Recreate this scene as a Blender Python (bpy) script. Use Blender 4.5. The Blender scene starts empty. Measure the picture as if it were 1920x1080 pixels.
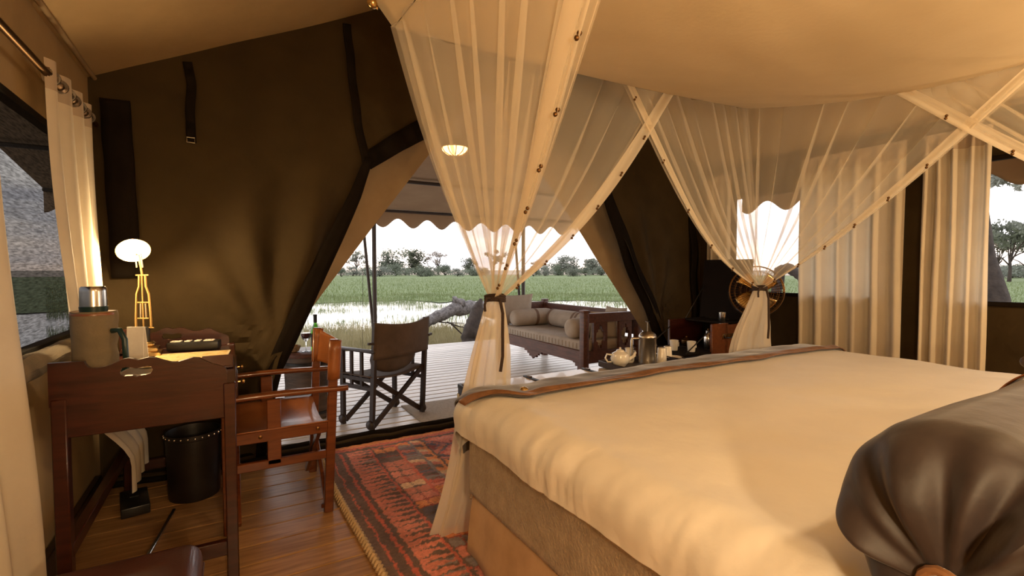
import bpy, bmesh, math, random
from mathutils import Vector, Matrix, noise
from mathutils.geometry import tessellate_polygon
import numpy as np

random.seed(7)
rng = np.random.default_rng(7)
S = bpy.context.scene
COL = S.collection
R = math.radians

# ------------------------------------------------------------------ camera
FPX = 1920 * 17.0 / 36.0
YAW, PITCH, EYE = 30.0, 2.2, 1.25
cd = bpy.data.cameras.new('camera'); cam = bpy.data.objects.new('camera', cd); COL.objects.link(cam)
cd.lens = 17.0; cd.sensor_width = 36.0; cd.clip_start = 0.02; cd.clip_end = 2000
cam.location = (0, 0, EYE); cam.rotation_euler = (R(90 - PITCH), 0, R(-YAW))
S.camera = cam

# ------------------------------------------------------------------ colour management
S.view_settings.view_transform = 'Standard'
S.view_settings.look = 'None'
S.view_settings.gamma = 1.0
S.view_settings.use_curve_mapping = False
S.view_settings.exposure = 0.74
S.cycles.transparent_max_bounces = 40
S.cycles.max_bounces = 10
S.cycles.diffuse_bounces = 5
S.cycles.sample_clamp_indirect = 6.0

# ------------------------------------------------------------------ world: pale evening sky with thin cloud
def make_world():
    w = bpy.data.worlds.new('sky'); S.world = w; w.use_nodes = True
    nt = w.node_tree; n = nt.nodes; n.clear(); L = nt.links.new
    out = n.new('ShaderNodeOutputWorld'); bg = n.new('ShaderNodeBackground')
    tc = n.new('ShaderNodeTexCoord'); sep = n.new('ShaderNodeSeparateXYZ')
    L(tc.outputs['Generated'], sep.inputs[0])
    ramp = n.new('ShaderNodeValToRGB')
    e = ramp.color_ramp.elements
    e[0].position = 0.0; e[0].color = (1.0, 0.80, 0.68, 1)
    e[1].position = 0.55; e[1].color = (0.66, 0.70, 0.80, 1)
    k = e.new(0.10); k.color = (1.0, 0.93, 0.86, 1)
    k = e.new(0.28); k.color = (0.95, 0.94, 0.96, 1)
    L(sep.outputs[2], ramp.inputs[0])
    mp = n.new('ShaderNodeMapping'); mp.inputs['Scale'].default_value = (1.6, 1.6, 9.0)
    L(tc.outputs['Generated'], mp.inputs[0])
    nz = n.new('ShaderNodeTexNoise'); nz.inputs['Scale'].default_value = 2.3; nz.inputs['Detail'].default_value = 6
    L(mp.outputs[0], nz.inputs[0])
    cr = n.new('ShaderNodeValToRGB')
    cr.color_ramp.elements[0].position = 0.46; cr.color_ramp.elements[1].position = 0.66
    L(nz.outputs[0], cr.inputs[0])
    mx = n.new('ShaderNodeMix'); mx.data_type = 'RGBA'
    L(cr.outputs[0], mx.inputs[0]); L(ramp.outputs[0], mx.inputs[6]); mx.inputs[7].default_value = (0.60, 0.58, 0.61, 1)
    L(mx.outputs[2], bg.inputs[0]); bg.inputs[1].default_value = 1.6
    L(bg.outputs[0], out.inputs[0])
make_world()

# ------------------------------------------------------------------ bedside lamps behind the camera, then unseen fill lights added
def point(name, loc, watts, col, radius):
    l = bpy.data.lights.new(name, 'POINT'); l.energy = watts; l.color = col; l.shadow_soft_size = radius
    o = bpy.data.objects.new(name, l); COL.objects.link(o); o.location = loc
    return o
WARM = (1.0, 0.69, 0.37)
point('bedside_light', (0.15, -0.52, 1.25), 36, WARM, 0.05)
point('bedside_light', (3.95, -0.45, 1.25), 44, WARM, 0.07)
point('curtain_fill_light', (0.10, -0.85, 1.62), 19, WARM, 0.08)  # added fill to brighten the left curtains, no known lamp here
point('canopy_fill_light', (1.25, -0.15, 1.95), 17, WARM, 0.05)  # pair of added lights under the canopy to make it glow
point('canopy_fill_light', (2.75, -0.15, 1.95), 17, WARM, 0.05)

# ------------------------------------------------------------------ pixel -> point (a direction; distance comes from a surface)
_p = R(PITCH); _y = R(YAW)
FW = Vector((math.sin(_y) * math.cos(_p), math.cos(_y) * math.cos(_p), -math.sin(_p)))
RT = Vector((math.cos(_y), -math.sin(_y), 0)); UP = RT.cross(FW)
CAM = Vector((0, 0, EYE))
def ray(px, py): return FW + RT * ((px - 960) / FPX) + UP * ((540 - py) / FPX)
def on(px, py, axis, val):
    d = ray(px, py); i = 'xyz'.index(axis)
    return CAM + d * ((val - CAM[i]) / d[i])

# ------------------------------------------------------------------ materials
MATS = {}
def mat(name, col, rough=0.6, col2=None, nscale=6.0, stretch=(1, 1, 1), contrast=(0.35, 0.65), bump=0.0, bscale=40.0,
        metal=0.0, spec=0.5, sheen=0.0, trans=0.0, coat=0.0, weave=0.0, wscale=300.0, rnd=0.0, emit=None, estr=0.0, attr=None, transm=0.0):
    if name in MATS: return MATS[name]
    m = bpy.data.materials.new(name); m.use_nodes = True; MATS[name] = m
    nt = m.node_tree; n = nt.nodes; L = nt.links.new
    b = n['Principled BSDF']; out = n['Material Output']
    b.inputs['Roughness'].default_value = rough; b.inputs['Metallic'].default_value = metal
    b.inputs['Specular IOR Level'].default_value = spec
    b.inputs['Sheen Weight'].default_value = sheen; b.inputs['Coat Weight'].default_value = coat
    b.inputs['Transmission Weight'].default_value = transm
    if sheen: b.inputs['Sheen Roughness'].default_value = 0.35
    tc = n.new('ShaderNodeTexCoord'); vec = tc.outputs['Object']
    if rnd:
        oi = n.new('ShaderNodeObjectInfo'); sc = n.new('ShaderNodeMath'); sc.operation = 'MULTIPLY'; sc.inputs[1].default_value = 37.0
        L(oi.outputs['Random'], sc.inputs[0]); ad = n.new('ShaderNodeVectorMath'); ad.operation = 'ADD'
        L(vec, ad.inputs[0]); L(sc.outputs[0], ad.inputs[1]); vec = ad.outputs[0]
    mp = n.new('ShaderNodeMapping'); mp.inputs['Scale'].default_value = stretch; L(vec, mp.inputs[0])
    colout = None
    if attr:
        at = n.new('ShaderNodeVertexColor'); at.layer_name = attr; colout = at.outputs[0]
    if col2 is not None:
        nz = n.new('ShaderNodeTexNoise'); nz.inputs['Scale'].default_value = nscale; nz.inputs['Detail'].default_value = 6
        nz.inputs['Roughness'].default_value = 0.6
        L(mp.outputs[0], nz.inputs[0])
        cr = n.new('ShaderNodeValToRGB')
        cr.color_ramp.elements[0].position = contrast[0]; cr.color_ramp.elements[1].position = contrast[1]
        cr.color_ramp.elements[0].color = (*col, 1); cr.color_ramp.elements[1].color = (*col2, 1)
        L(nz.outputs[0], cr.inputs[0]); colout = cr.outputs[0]
    if rnd and colout is not None:
        hs = n.new('ShaderNodeHueSaturation'); mr = n.new('ShaderNodeMapRange')
        mr.inputs[3].default_value = 1 - rnd; mr.inputs[4].default_value = 1 + rnd
        L(oi.outputs['Random'], mr.inputs[0]); L(mr.outputs[0], hs.inputs['Value']); L(colout, hs.inputs['Color']); colout = hs.outputs[0]
    if colout is not None: L(colout, b.inputs['Base Color'])
    else: b.inputs['Base Color'].default_value = (*col, 1)
    if emit:
        b.inputs['Emission Color'].default_value = (*emit, 1); b.inputs['Emission Strength'].default_value = estr
    if bump or weave:
        last = None
        if bump:
            nb = n.new('ShaderNodeTexNoise'); nb.inputs['Scale'].default_value = bscale; nb.inputs['Detail'].default_value = 5
            L(mp.outputs[0], nb.inputs[0])
            bp = n.new('ShaderNodeBump'); bp.inputs['Strength'].default_value = bump; bp.inputs['Distance'].default_value = 0.02
            L(nb.outputs[0], bp.inputs['Height']); last = bp
        if weave:
            for ax in ('X', 'Z'):
                wv = n.new('ShaderNodeTexWave'); wv.bands_direction = ax; wv.inputs['Scale'].default_value = wscale
                L(vec, wv.inputs[0])
                bp = n.new('ShaderNodeBump'); bp.inputs['Strength'].default_value = weave; bp.inputs['Distance'].default_value = 0.003
                L(wv.outputs[0], bp.inputs['Height'])
                if last: L(last.outputs[0], bp.inputs['Normal'])
                last = bp
        L(last.outputs[0], b.inputs['Normal'])
    if trans:
        tr = n.new('ShaderNodeBsdfTranslucent'); mx = n.new('ShaderNodeMixShader'); mx.inputs[0].default_value = trans
        if colout is not None: L(colout, tr.inputs[0])
        else: tr.inputs[0].default_value = (*col, 1)
        L(b.outputs[0], mx.inputs[1]); L(tr.outputs[0], mx.inputs[2]); L(mx.outputs[0], out.inputs[0])
    return m

def gauze(name, col, fac, fine=0.0):
    """Sheer woven cloth: part of the light passes straight through between the threads."""
    m = bpy.data.materials.new(name); m.use_nodes = True; MATS[name] = m
    nt = m.node_tree; n = nt.nodes; n.clear(); L = nt.links.new
    out = n.new('ShaderNodeOutputMaterial'); t = n.new('ShaderNodeBsdfTransparent')
    d = n.new('ShaderNodeBsdfDiffuse'); r = n.new('ShaderNodeBsdfTranslucent')
    d.inputs[0].default_value = (*col, 1); r.inputs[0].default_value = (*col, 1)
    a = n.new('ShaderNodeMixShader'); a.inputs[0].default_value = 0.45; L(d.outputs[0], a.inputs[1]); L(r.outputs[0], a.inputs[2])
    x = n.new('ShaderNodeMixShader'); L(t.outputs[0], x.inputs[1]); L(a.outputs[0], x.inputs[2])
    if fine:
        tc = n.new('ShaderNodeTexCoord'); nz = n.new('ShaderNodeTexNoise'); nz.inputs['Scale'].default_value = 160
        nz.inputs['Detail'].default_value = 2
        mp = n.new('ShaderNodeMapping'); mp.inputs['Scale'].default_value = (1, 0.12, 1); L(tc.outputs['Object'], mp.inputs[0]); L(mp.outputs[0], nz.inputs[0])
        mr = n.new('ShaderNodeMapRange'); mr.inputs[1].default_value = 0.3; mr.inputs[2].default_value = 0.7
        mr.inputs[3].default_value = max(0, fac - fine); mr.inputs[4].default_value = min(1, fac + fine)
        L(nz.outputs[0], mr.inputs[0]); L(mr.outputs[0], x.inputs[0])
    else: x.inputs[0].default_value = fac
    L(x.outputs[0], out.inputs[0]); return m

NET = gauze('net_gauze', (0.90, 0.82, 0.67), 0.37)
HEM = gauze('net_hem', (0.90, 0.81, 0.65), 0.88)
TAIL = gauze('net_tail', (0.90, 0.82, 0.68), 0.60)
SCREEN = gauze('window_screen', (0.012, 0.011, 0.010), 0.90, 0.05)
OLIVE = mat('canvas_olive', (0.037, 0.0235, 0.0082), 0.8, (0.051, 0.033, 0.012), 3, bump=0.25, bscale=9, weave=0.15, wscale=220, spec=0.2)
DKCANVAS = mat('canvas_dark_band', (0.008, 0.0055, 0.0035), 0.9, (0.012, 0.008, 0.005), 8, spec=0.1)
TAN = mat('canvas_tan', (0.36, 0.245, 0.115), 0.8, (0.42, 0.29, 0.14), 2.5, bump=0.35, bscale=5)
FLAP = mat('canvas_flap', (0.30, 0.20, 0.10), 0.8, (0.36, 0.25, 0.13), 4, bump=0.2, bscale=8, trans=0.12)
PORCH = mat('canvas_porch', (0.34, 0.22, 0.13), 0.8, (0.39, 0.26, 0.155), 3, bump=0.15, bscale=8)
CREAM = mat('cotton_cream', (0.76, 0.67, 0.52), 0.8, (0.82, 0.73, 0.57), 4, trans=0.30, bump=0.08, bscale=40)
CREAMHEAD = mat('cotton_header', (0.52, 0.42, 0.31), 0.8, trans=0.15)
CANOPY = mat('canopy_cotton', (0.82, 0.69, 0.46), 0.8, (0.87, 0.74, 0.51), 3, trans=0.30, bump=0.06, bscale=60)
DUVET = mat('duvet_cotton', (0.68, 0.64, 0.57), 0.62, (0.73, 0.69, 0.615), 3, sheen=0.1, bump=0.30, bscale=9)
BLANKET = mat('fleece_taupe', (0.26, 0.195, 0.125), 0.95, (0.41, 0.325, 0.225), 16, contrast=(0.3, 0.7), sheen=0.3, bump=0.5, bscale=90)
SUEDE = mat('suede_skirt', (0.40, 0.26, 0.14), 0.9, (0.52, 0.35, 0.20), 5, sheen=0.1, bump=0.15, bscale=12)
VELVET = mat('velvet_brown', (0.018, 0.012, 0.0115), 0.56, (0.032, 0.022, 0.021), 9, spec=0.38, sheen=0.22, bump=0.12, bscale=14)
VELVETG = mat('velvet_grey', (0.065, 0.054, 0.052), 0.7, (0.10, 0.084, 0.082), 9, sheen=0.4, bump=0.1, bscale=20)
RUSTVEL = mat('velvet_rust', (0.13, 0.055, 0.02), 0.55, (0.22, 0.10, 0.04), 14, sheen=0.2, bump=0.15, bscale=30)
MAHOG = mat('mahogany', (0.025, 0.0052, 0.0030), 0.28, (0.050, 0.011, 0.0056), 5, stretch=(1.0, 9, 9), coat=0.15, bump=0.03, bscale=20)
TEAK = mat('teak_red', (0.098, 0.024, 0.0068), 0.28, (0.165, 0.048, 0.0135), 6, stretch=(9, 1, 9), coat=0.2, bump=0.03, bscale=20)
DARKWOOD = mat('dark_wood', (0.022, 0.012, 0.008), 0.45, (0.04, 0.022, 0.014), 7, stretch=(1, 6, 1), bump=0.05)
DAYWOOD = mat('daybed_wood', (0.065, 0.022, 0.012), 0.45, (0.13, 0.045, 0.024), 6, stretch=(6, 1, 6), bump=0.05)
LEATHER = mat('leather_tan', (0.22, 0.072, 0.020), 0.34, (0.31, 0.108, 0.031), 5, bump=0.06, bscale=120, coat=0.1)
DKLEATHER = mat('leather_dark', (0.045, 0.014, 0.010), 0.34, (0.065, 0.022, 0.016), 8, bump=0.05, bscale=160, coat=0.2)
BLKLEATHER = mat('leather_black', (0.010, 0.008, 0.007), 0.42, (0.02, 0.015, 0.013), 9, bump=0.05, bscale=160)
FLOORB = mat('floorboard_pine', (0.29, 0.15, 0.058), 0.34, (0.48, 0.275, 0.115), 4, stretch=(1.0, 12, 12), rnd=0.16, bump=0.05, bscale=14)
DECKB = mat('deck_board', (0.52, 0.455, 0.39), 0.36, (0.70, 0.62, 0.54), 5, stretch=(0.6, 10, 10), rnd=0.12, bump=0.06, bscale=20)
BLACKWOOD = mat('black_wood', (0.010, 0.006, 0.004), 0.85, spec=0.15)
DARK = mat('dark_void', (0.012, 0.010, 0.008), 0.9)
BRASS = mat('brass', (0.80, 0.56, 0.24), 0.22, metal=1.0)
OLDBRASS = mat('old_brass', (0.17, 0.09, 0.035), 0.38, metal=1.0)
STEEL = mat('steel', (0.62, 0.60, 0.57), 0.22, metal=1.0)
PEWTER = mat('pewter', (0.42, 0.38, 0.33), 0.34, (0.52, 0.47, 0.41), 20, metal=1.0)
BLACK = mat('black_plastic', (0.012, 0.012, 0.013), 0.35)
WHITEP = mat('white_plastic', (0.75, 0.70, 0.60), 0.4)
PAPER = mat('paper_white', (0.75, 0.72, 0.66), 0.7, (0.82, 0.79, 0.73), 20)
CHINA = mat('china_white', (0.80, 0.77, 0.70), 0.15, coat=0.4)
KHAKI = mat('khaki_canvas', (0.19, 0.145, 0.082), 0.85, (0.25, 0.19, 0.11), 8, bump=0.3, bscale=14, weave=0.2, wscale=260)
GREENP = mat('green_metal', (0.012, 0.035, 0.028), 0.3)
CORD = mat('dark_cord', (0.035, 0.018, 0.012), 0.8, bump=0.3, bscale=200)
CUSH = mat('daybed_cotton', (0.36, 0.29, 0.22), 0.9, (0.43, 0.35, 0.27), 6, bump=0.15, bscale=25)
CUSHB = mat('cushion_band', (0.17, 0.10, 0.06), 0.8)
CHAIRCAN = mat('chair_canvas', (0.075, 0.048, 0.032), 0.85, (0.105, 0.068, 0.045), 6, bump=0.2, bscale=14)
MATM = mat('sisal_mat', (0.40, 0.33, 0.25), 0.95, (0.50, 0.42, 0.33), 40, bump=0.6, bscale=160)
TRUNKTOP = mat('sky_reflection_top', (0.62, 0.55, 0.47), 0.25, (0.70, 0.63, 0.55), 5, coat=0.3)  # sky reflection on the trunk top painted in as pale colour
BARKG = mat('bark_grey', (0.075, 0.062, 0.056), 0.9, (0.22, 0.195, 0.18), 5, stretch=(3, 3, 3), bump=0.8, bscale=12)
BARKD = mat('bark_dark', (0.030, 0.021, 0.016), 0.9, (0.07, 0.05, 0.038), 6, bump=0.8, bscale=14)
LEAFS = [mat('leaf_%s' % k, a, 0.7, b, 0.6, trans=0.35) for k, a, b in (
    ('deep', (0.12, 0.14, 0.095), (0.19, 0.21, 0.145)), ('grey', (0.16, 0.175, 0.135), (0.25, 0.255, 0.20)), ('dry', (0.23, 0.19, 0.15), (0.33, 0.28, 0.22)))]  # distance haze put into the foliage as lighter colours
BOTTLE = mat('green_glass', (0.10, 0.42, 0.03), 0.06, transm=1.0)
GLASS = mat('clear_glass', (0.98, 0.98, 0.98), 0.02, transm=1.0)
WINE = mat('red_wine', (0.10, 0.004, 0.010), 0.08)
LABELM = mat('bottle_label', (0.06, 0.045, 0.03), 0.6, (0.14, 0.11, 0.07), 60)
SNACK = mat('snack_brown', (0.25, 0.11, 0.035), 0.8, (0.42, 0.22, 0.08), 60, bump=0.5, bscale=120)
WICKER = mat('wicker', (0.20, 0.12, 0.055), 0.8, (0.33, 0.21, 0.10), 60, bump=0.6, bscale=150)
DRUM = mat('drum_hide', (0.06, 0.038, 0.024), 0.7, (0.11, 0.07, 0.045), 6, bump=0.3, bscale=20, stretch=(1, 1, 5))
GLOW = mat('lamp_glow', (1, 0.9, 0.7), 0.5, emit=(1.0, 0.86, 0.58), estr=9.0)
BULB = mat('porch_bulb', (1, 0.8, 0.5), 0.5, emit=(1.0, 0.55, 0.20), estr=6.0)
SHADEOUT = mat('brass_shade', (0.72, 0.50, 0.22), 0.3, metal=1.0)

# ------------------------------------------------------------------ mesh builder
class MB:
    def __init__(s): s.v = []; s.f = []
    def add(s, vs, fs):
        o = len(s.v); s.v += [tuple(p) for p in vs]; s.f += [tuple(i + o for i in f) for f in fs]; return s
    def box(s, c, size, rot=None, bev=0.0, seg=2):
        bm = bmesh.new(); bmesh.ops.create_cube(bm, size=1.0)
        bmesh.ops.scale(bm, vec=size, verts=bm.verts)
        if bev: bmesh.ops.bevel(bm, geom=bm.edges[:], offset=bev, segments=seg, affect='EDGES', profile=0.5)
        M = Matrix.Translation(c) @ (rot.to_4x4() if rot is not None else Matrix.Identity(4))
        bm.verts.ensure_lookup_table(); bm.verts.index_update()
        s.add([M @ v.co for v in bm.verts], [[v.index for v in f.verts] for f in bm.faces]); bm.free(); return s
    def beam(s, p0, p1, w, h, up=(0, 0, 1), bev=0.003):
        p0 = Vector(p0); p1 = Vector(p1); d = p1 - p0; y = d.normalized(); u = Vector(up)
        x = y.cross(u)
        if x.length < 1e-4: x = y.cross(Vector((1, 0, 0)))
        x.normalize(); z = x.cross(y)
        rot = Matrix((x, y, z)).transposed()
        return s.box((p0 + p1) / 2, (w, d.length, h), rot, bev, 1)
    def tube(s, pts, r, n=10, caps=True, squash=None):
        pts = [Vector(p) for p in pts]; N = len(pts); rs = r if isinstance(r, (list, tuple)) else [r] * N
        t0 = (pts[1] - pts[0]).normalized(); a = Vector((0, 0, 1)) if abs(t0.z) < 0.9 else Vector((1, 0, 0))
        nx = t0.cross(a).normalized(); vs = []
        for i, p in enumerate(pts):
            t = ((pts[min(i + 1, N - 1)] - pts[max(i - 1, 0)])).normalized()
            nx = (nx - t * nx.dot(t)).normalized(); ny = t.cross(nx)
            for k in range(n):
                an = 2 * math.pi * k / n; vs.append(p + (nx * math.cos(an) + ny * math.sin(an)) * rs[i])
        fs = [(i * n + k, i * n + (k + 1) % n, (i + 1) * n + (k + 1) % n, (i + 1) * n + k) for i in range(N - 1) for k in range(n)]
        if caps: fs += [tuple(range(n - 1, -1, -1)), tuple(range((N - 1) * n, N * n))]
        return s.add(vs, fs)
    def lathe(s, prof, c=(0, 0, 0), n=24, M=None, ring=False):
        vs = []; c = Vector(c); M = M or Matrix.Identity(3)
        for r, z in prof:
            for k in range(n):
                a = 2 * math.pi * k / n; vs.append(c + M @ Vector((r * math.cos(a), r * math.sin(a), z)))
        P = len(prof)
        fs = [(i * n + k, i * n + (k + 1) % n, (i + 1) * n + (k + 1) % n, (i + 1) * n + k) for i in range(P - 1) for k in range(n)]
        if ring:
            fs += [((P - 1) * n + k, (P - 1) * n + (k + 1) % n, (k + 1) % n, k) for k in range(n)]; return s.add(vs, fs)
        if prof[0][0] > 1e-4: fs.append(tuple(range(n - 1, -1, -1)))
        if prof[-1][0] > 1e-4: fs.append(tuple(range((P - 1) * n, P * n)))
        return s.add(vs, fs)
    def grid(s, fn, nu, nv, wrap=False):
        vs = [fn(i / nu, j / nv) for j in range(nv + 1) for i in range(nu + (0 if wrap else 1))]
        W = nu + (0 if wrap else 1)
        fs = [(j * W + i, j * W + (i + 1) % W, (j + 1) * W + (i + 1) % W, (j + 1) * W + i) for j in range(nv) for i in range(nu)]
        return s.add(vs, fs)
    def plate(s, outer, holes, thick, fr):
        """flat plate with holes: 2-D loops, extruded by thick along the frame's normal; fr(u, v, w) -> 3-D point"""
        loops = [outer] + list(holes)
        flat = [p for l in loops for p in l]
        tris = tessellate_polygon([[Vector((p[0], p[1], 0)) for p in l] for l in loops])
        n = len(flat)
        vs = [fr(p[0], p[1], 0) for p in flat] + [fr(p[0], p[1], thick) for p in flat]
        fs = [tuple(t) for t in tris] + [tuple(i + n for i in reversed(t)) for t in tris]
        o = 0
        for l in loops:
            m = len(l)
            fs += [(o + i, o + (i + 1) % m, n + o + (i + 1) % m, n + o + i) for i in range(m)]
            o += m
        return s.add(vs, fs)
    def sphere(s, c, r, n=12, m=8, scale=(1, 1, 1)):
        prof = [(r * math.sin(math.pi * i / m), -r * math.cos(math.pi * i / m)) for i in range(m + 1)]
        prof[0] = (r * 0.02, -r); prof[-1] = (r * 0.02, r)
        M = Matrix.Diagonal(scale)
        return s.lathe(prof, c, n, M)
    def build(s, name, material, parent=None, smooth=True, angle=40, loc=None, solid=0.0, sub=0):
        me = bpy.data.meshes.new(name); me.from_pydata([tuple(v) for v in s.v], [], s.f); me.update()
        bm = bmesh.new(); bm.from_mesh(me); bmesh.ops.recalc_face_normals(bm, faces=bm.faces); bm.to_mesh(me); bm.free()
        me.materials.append(material)
        if smooth:
            me.polygons.foreach_set('use_smooth', [True] * len(me.polygons))
            me.set_sharp_from_angle(angle=R(angle))
        o = bpy.data.objects.new(name, me); COL.objects.link(o)
        if parent is not None: o.parent = parent
        if loc is not None: o.location = loc
        if solid:
            md = o.modifiers.new('thickness', 'SOLIDIFY'); md.thickness = solid; md.offset = 0
        if sub:
            md = o.modifiers.new('smooth', 'SUBSURF'); md.levels = sub; md.render_levels = sub
        return o

def tag(o, label=None, cat=None, group=None, kind=None):
    if label: o['label'] = label
    if cat: o['category'] = cat
    if group: o['group'] = group
    if kind: o['kind'] = kind
    return o
def thing(name, label, cat, loc=(0, 0, 0), rz=0.0, group=None, kind=None):
    o = bpy.data.objects.new(name, None); COL.objects.link(o); o.location = loc; o.rotation_euler = (0, 0, R(rz)); o.empty_display_size = 0.1
    return tag(o, label, cat, group, kind)
def copy_tree(o, parent=None):
    c = o.copy(); COL.objects.link(c); c.parent = parent
    for ch in o.children: copy_tree(ch, c)
    return c
def nz(x, y, z=0.0, s=1.0): return noise.noise(Vector((x * s, y * s, z * s)))
def lerp(a, b, t): return a + (b - a) * t
def interp(tab, x):
    if x <= tab[0][0]: return tab[0][1]
    for (a, fa), (b, fb) in zip(tab, tab[1:]):
        if x <= b: return lerp(fa, fb, (x - a) / (b - a))
    return tab[-1][1]
def smooth(t): t = max(0.0, min(1.0, t)); return t * t * (3 - 2 * t)

# ================================================================== TENT SHELL
XL, XR, YF, YB = -0.68, 4.42, 3.57, -1.35
RX, RZ, EZ = 1.87, 3.60, 2.32
def roofz(x): return EZ + (RZ - EZ) * (1 - abs(x - RX) / (RX - XL))

# --- floor of pine boards
fl = MB().box(((XL + XR) / 2, (YB + YF) / 2, -0.07), (XR - XL + 0.1, YF - YB, 0.06)).build('floor', DARK, smooth=False)
tag(fl, 'polished pine board floor inside the tent', 'floor', kind='structure')
bw = 0.158; nb_ = int((YF - YB) / bw)
board = MB().box((0, 0, 0), (XR - XL, bw - 0.007, 0.04), None, 0.003, 1)
first = None
for i in range(nb_ + 1):
    y = YF - 0.02 - bw * (i + 0.5)
    if first is None: o = first = board.build('floorboard', FLOORB, fl)
    else: o = first.copy(); COL.objects.link(o); o.parent = fl
    o.location = ((XL + XR) / 2, y, -0.02)

# --- ceiling: two canvas slopes with soft ripples
def slope(side):
    def fn(u, v):
        x = lerp(RX, XL - 0.02 if side < 0 else XR + 0.02, u); y = lerp(YB - 0.05, YF + 0.03, v)
        z = roofz(x) - 0.05 * math.sin(math.pi * u) * math.sin(math.pi * min(1, max(0, v)))
        rip = 0.010 * math.sin(9 * u * 3 + 2 * v + 2 * nz(u * 2, v * 3)) * math.sin(math.pi * v) * (0.4 + u)
        return (x, y, z - 0.012 * (1 + nz(u * 3, v * 4, 1)) * math.sin(math.pi * u) + rip)
    return MB().grid(fn, 60, 60)
ce = thing('ceiling', 'tan canvas tent ceiling sloping from ridge to eaves', 'ceiling', kind='structure')
slope(-1).build('roof_slope', TAN, ce); slope(1).build('roof_slope', TAN, ce)
MB().tube([(RX, YB, RZ - 0.03), (RX, YF + 0.2, RZ - 0.03)], 0.03).build('ridge_pole', DARKWOOD, ce)
for x in (XL, XR): MB().tube([(x + (0.03 if x < 0 else -0.03), YB, EZ + 0.0), (x + (0.03 if x < 0 else -0.03), YF, EZ + 0.0)], 0.012).build('eave_cord', FLAP, ce)

# --- side walls with window openings
def side_wall(name, x, wins, label, mth):
    root = thing(name, label, 'wall', kind='structure')
    sx = 1 if x < 1 else -1
    ys = sorted({YB, YF, *[w[0] for w in wins], *[w[1] for w in wins]}); zs = {0.0, EZ + 0.03}
    for w in wins: zs |= {w[2], w[3]}
    zs = sorted(zs); b = MB()
    for y0, y1 in zip(ys, ys[1:]):
        for z0, z1 in zip(zs, zs[1:]):
            ym, zm = (y0 + y1) / 2, (z0 + z1) / 2
            if any(w[0] < ym < w[1] and w[2] < zm < w[3] for w in wins): continue
            n1 = max(1, int((y1 - y0) / 0.08)); n2 = max(1, int((z1 - z0) / 0.08))
            b.grid(lambda u, v: (x + sx * 0.008 * nz(lerp(y0, y1, u), lerp(z0, z1, v), 3, 3) * (1 if 0.01 < u < .99 and 0.01 < v < .99 else 0), lerp(y0, y1, u), lerp(z0, z1, v)), n1, n2)
    b.build('canvas', mth, root)
    for w in wins:
        f = MB()
        for p, q in (((w[0], w[2]), (w[1], w[2])), ((w[0], w[3]), (w[1], w[3])), ((w[0], w[2]), (w[0], w[3])), ((w[1], w[2]), (w[1], w[3]))):
            f.beam((x, *p), (x, *q), 0.03, 0.045, (1, 0, 0))
        f.build('window_band', DKCANVAS, root)
    return root
wl = side_wall('wall_left', XL, [(1.3, 3.30, 0.94, 1.86)], 'tan canvas side wall with a dark screened window behind the desk', TAN)
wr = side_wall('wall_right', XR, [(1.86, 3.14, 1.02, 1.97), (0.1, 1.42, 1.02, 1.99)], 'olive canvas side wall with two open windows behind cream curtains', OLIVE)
wb = MB().grid(lambda u, v: (lerp(XL, XR, u), YB, v * roofz(lerp(XL, XR, u))), 24, 12).build('wall_back', TAN)
tag(wb, 'tan canvas gable wall behind the bed head', 'wall', kind='structure')
sc_ = MB().grid(lambda u, v: (XL - 0.02 - 0.01 * nz(u * 8, v * 5), lerp(1.28, 3.32, u), lerp(0.92, 1.88, v)), 30, 20).build('window_1', SCREEN)
tag(sc_, 'fine black mesh screen filling the window above the desk', 'window screen', kind='structure')
roll = MB()
roll.grid(lambda u, v: (XL + 0.045 + 0.035 * math.cos(v * 6.283) * (1 + .2 * nz(u * 14, v)), lerp(1.4, 3.28, u), 0.90 + 0.045 * math.sin(v * 6.283) * (1 + .25 * nz(u * 11, v + 4)) + .012 * nz(u * 7, 2)), 60, 10)
roll.build('rolled_flap', KHAKI, wl)
MB().box((XL + 0.02, 1.6, 0.06), (0.03, 3.6, 0.12), None, 0.004, 1).build('skirting', DARKWOOD, wl)
MB().box((XR - 0.02, 1.4, 0.06), (0.03, 3.8, 0.12), None, 0.004, 1).build('skirting', DARKWOOD, wr)

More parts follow.
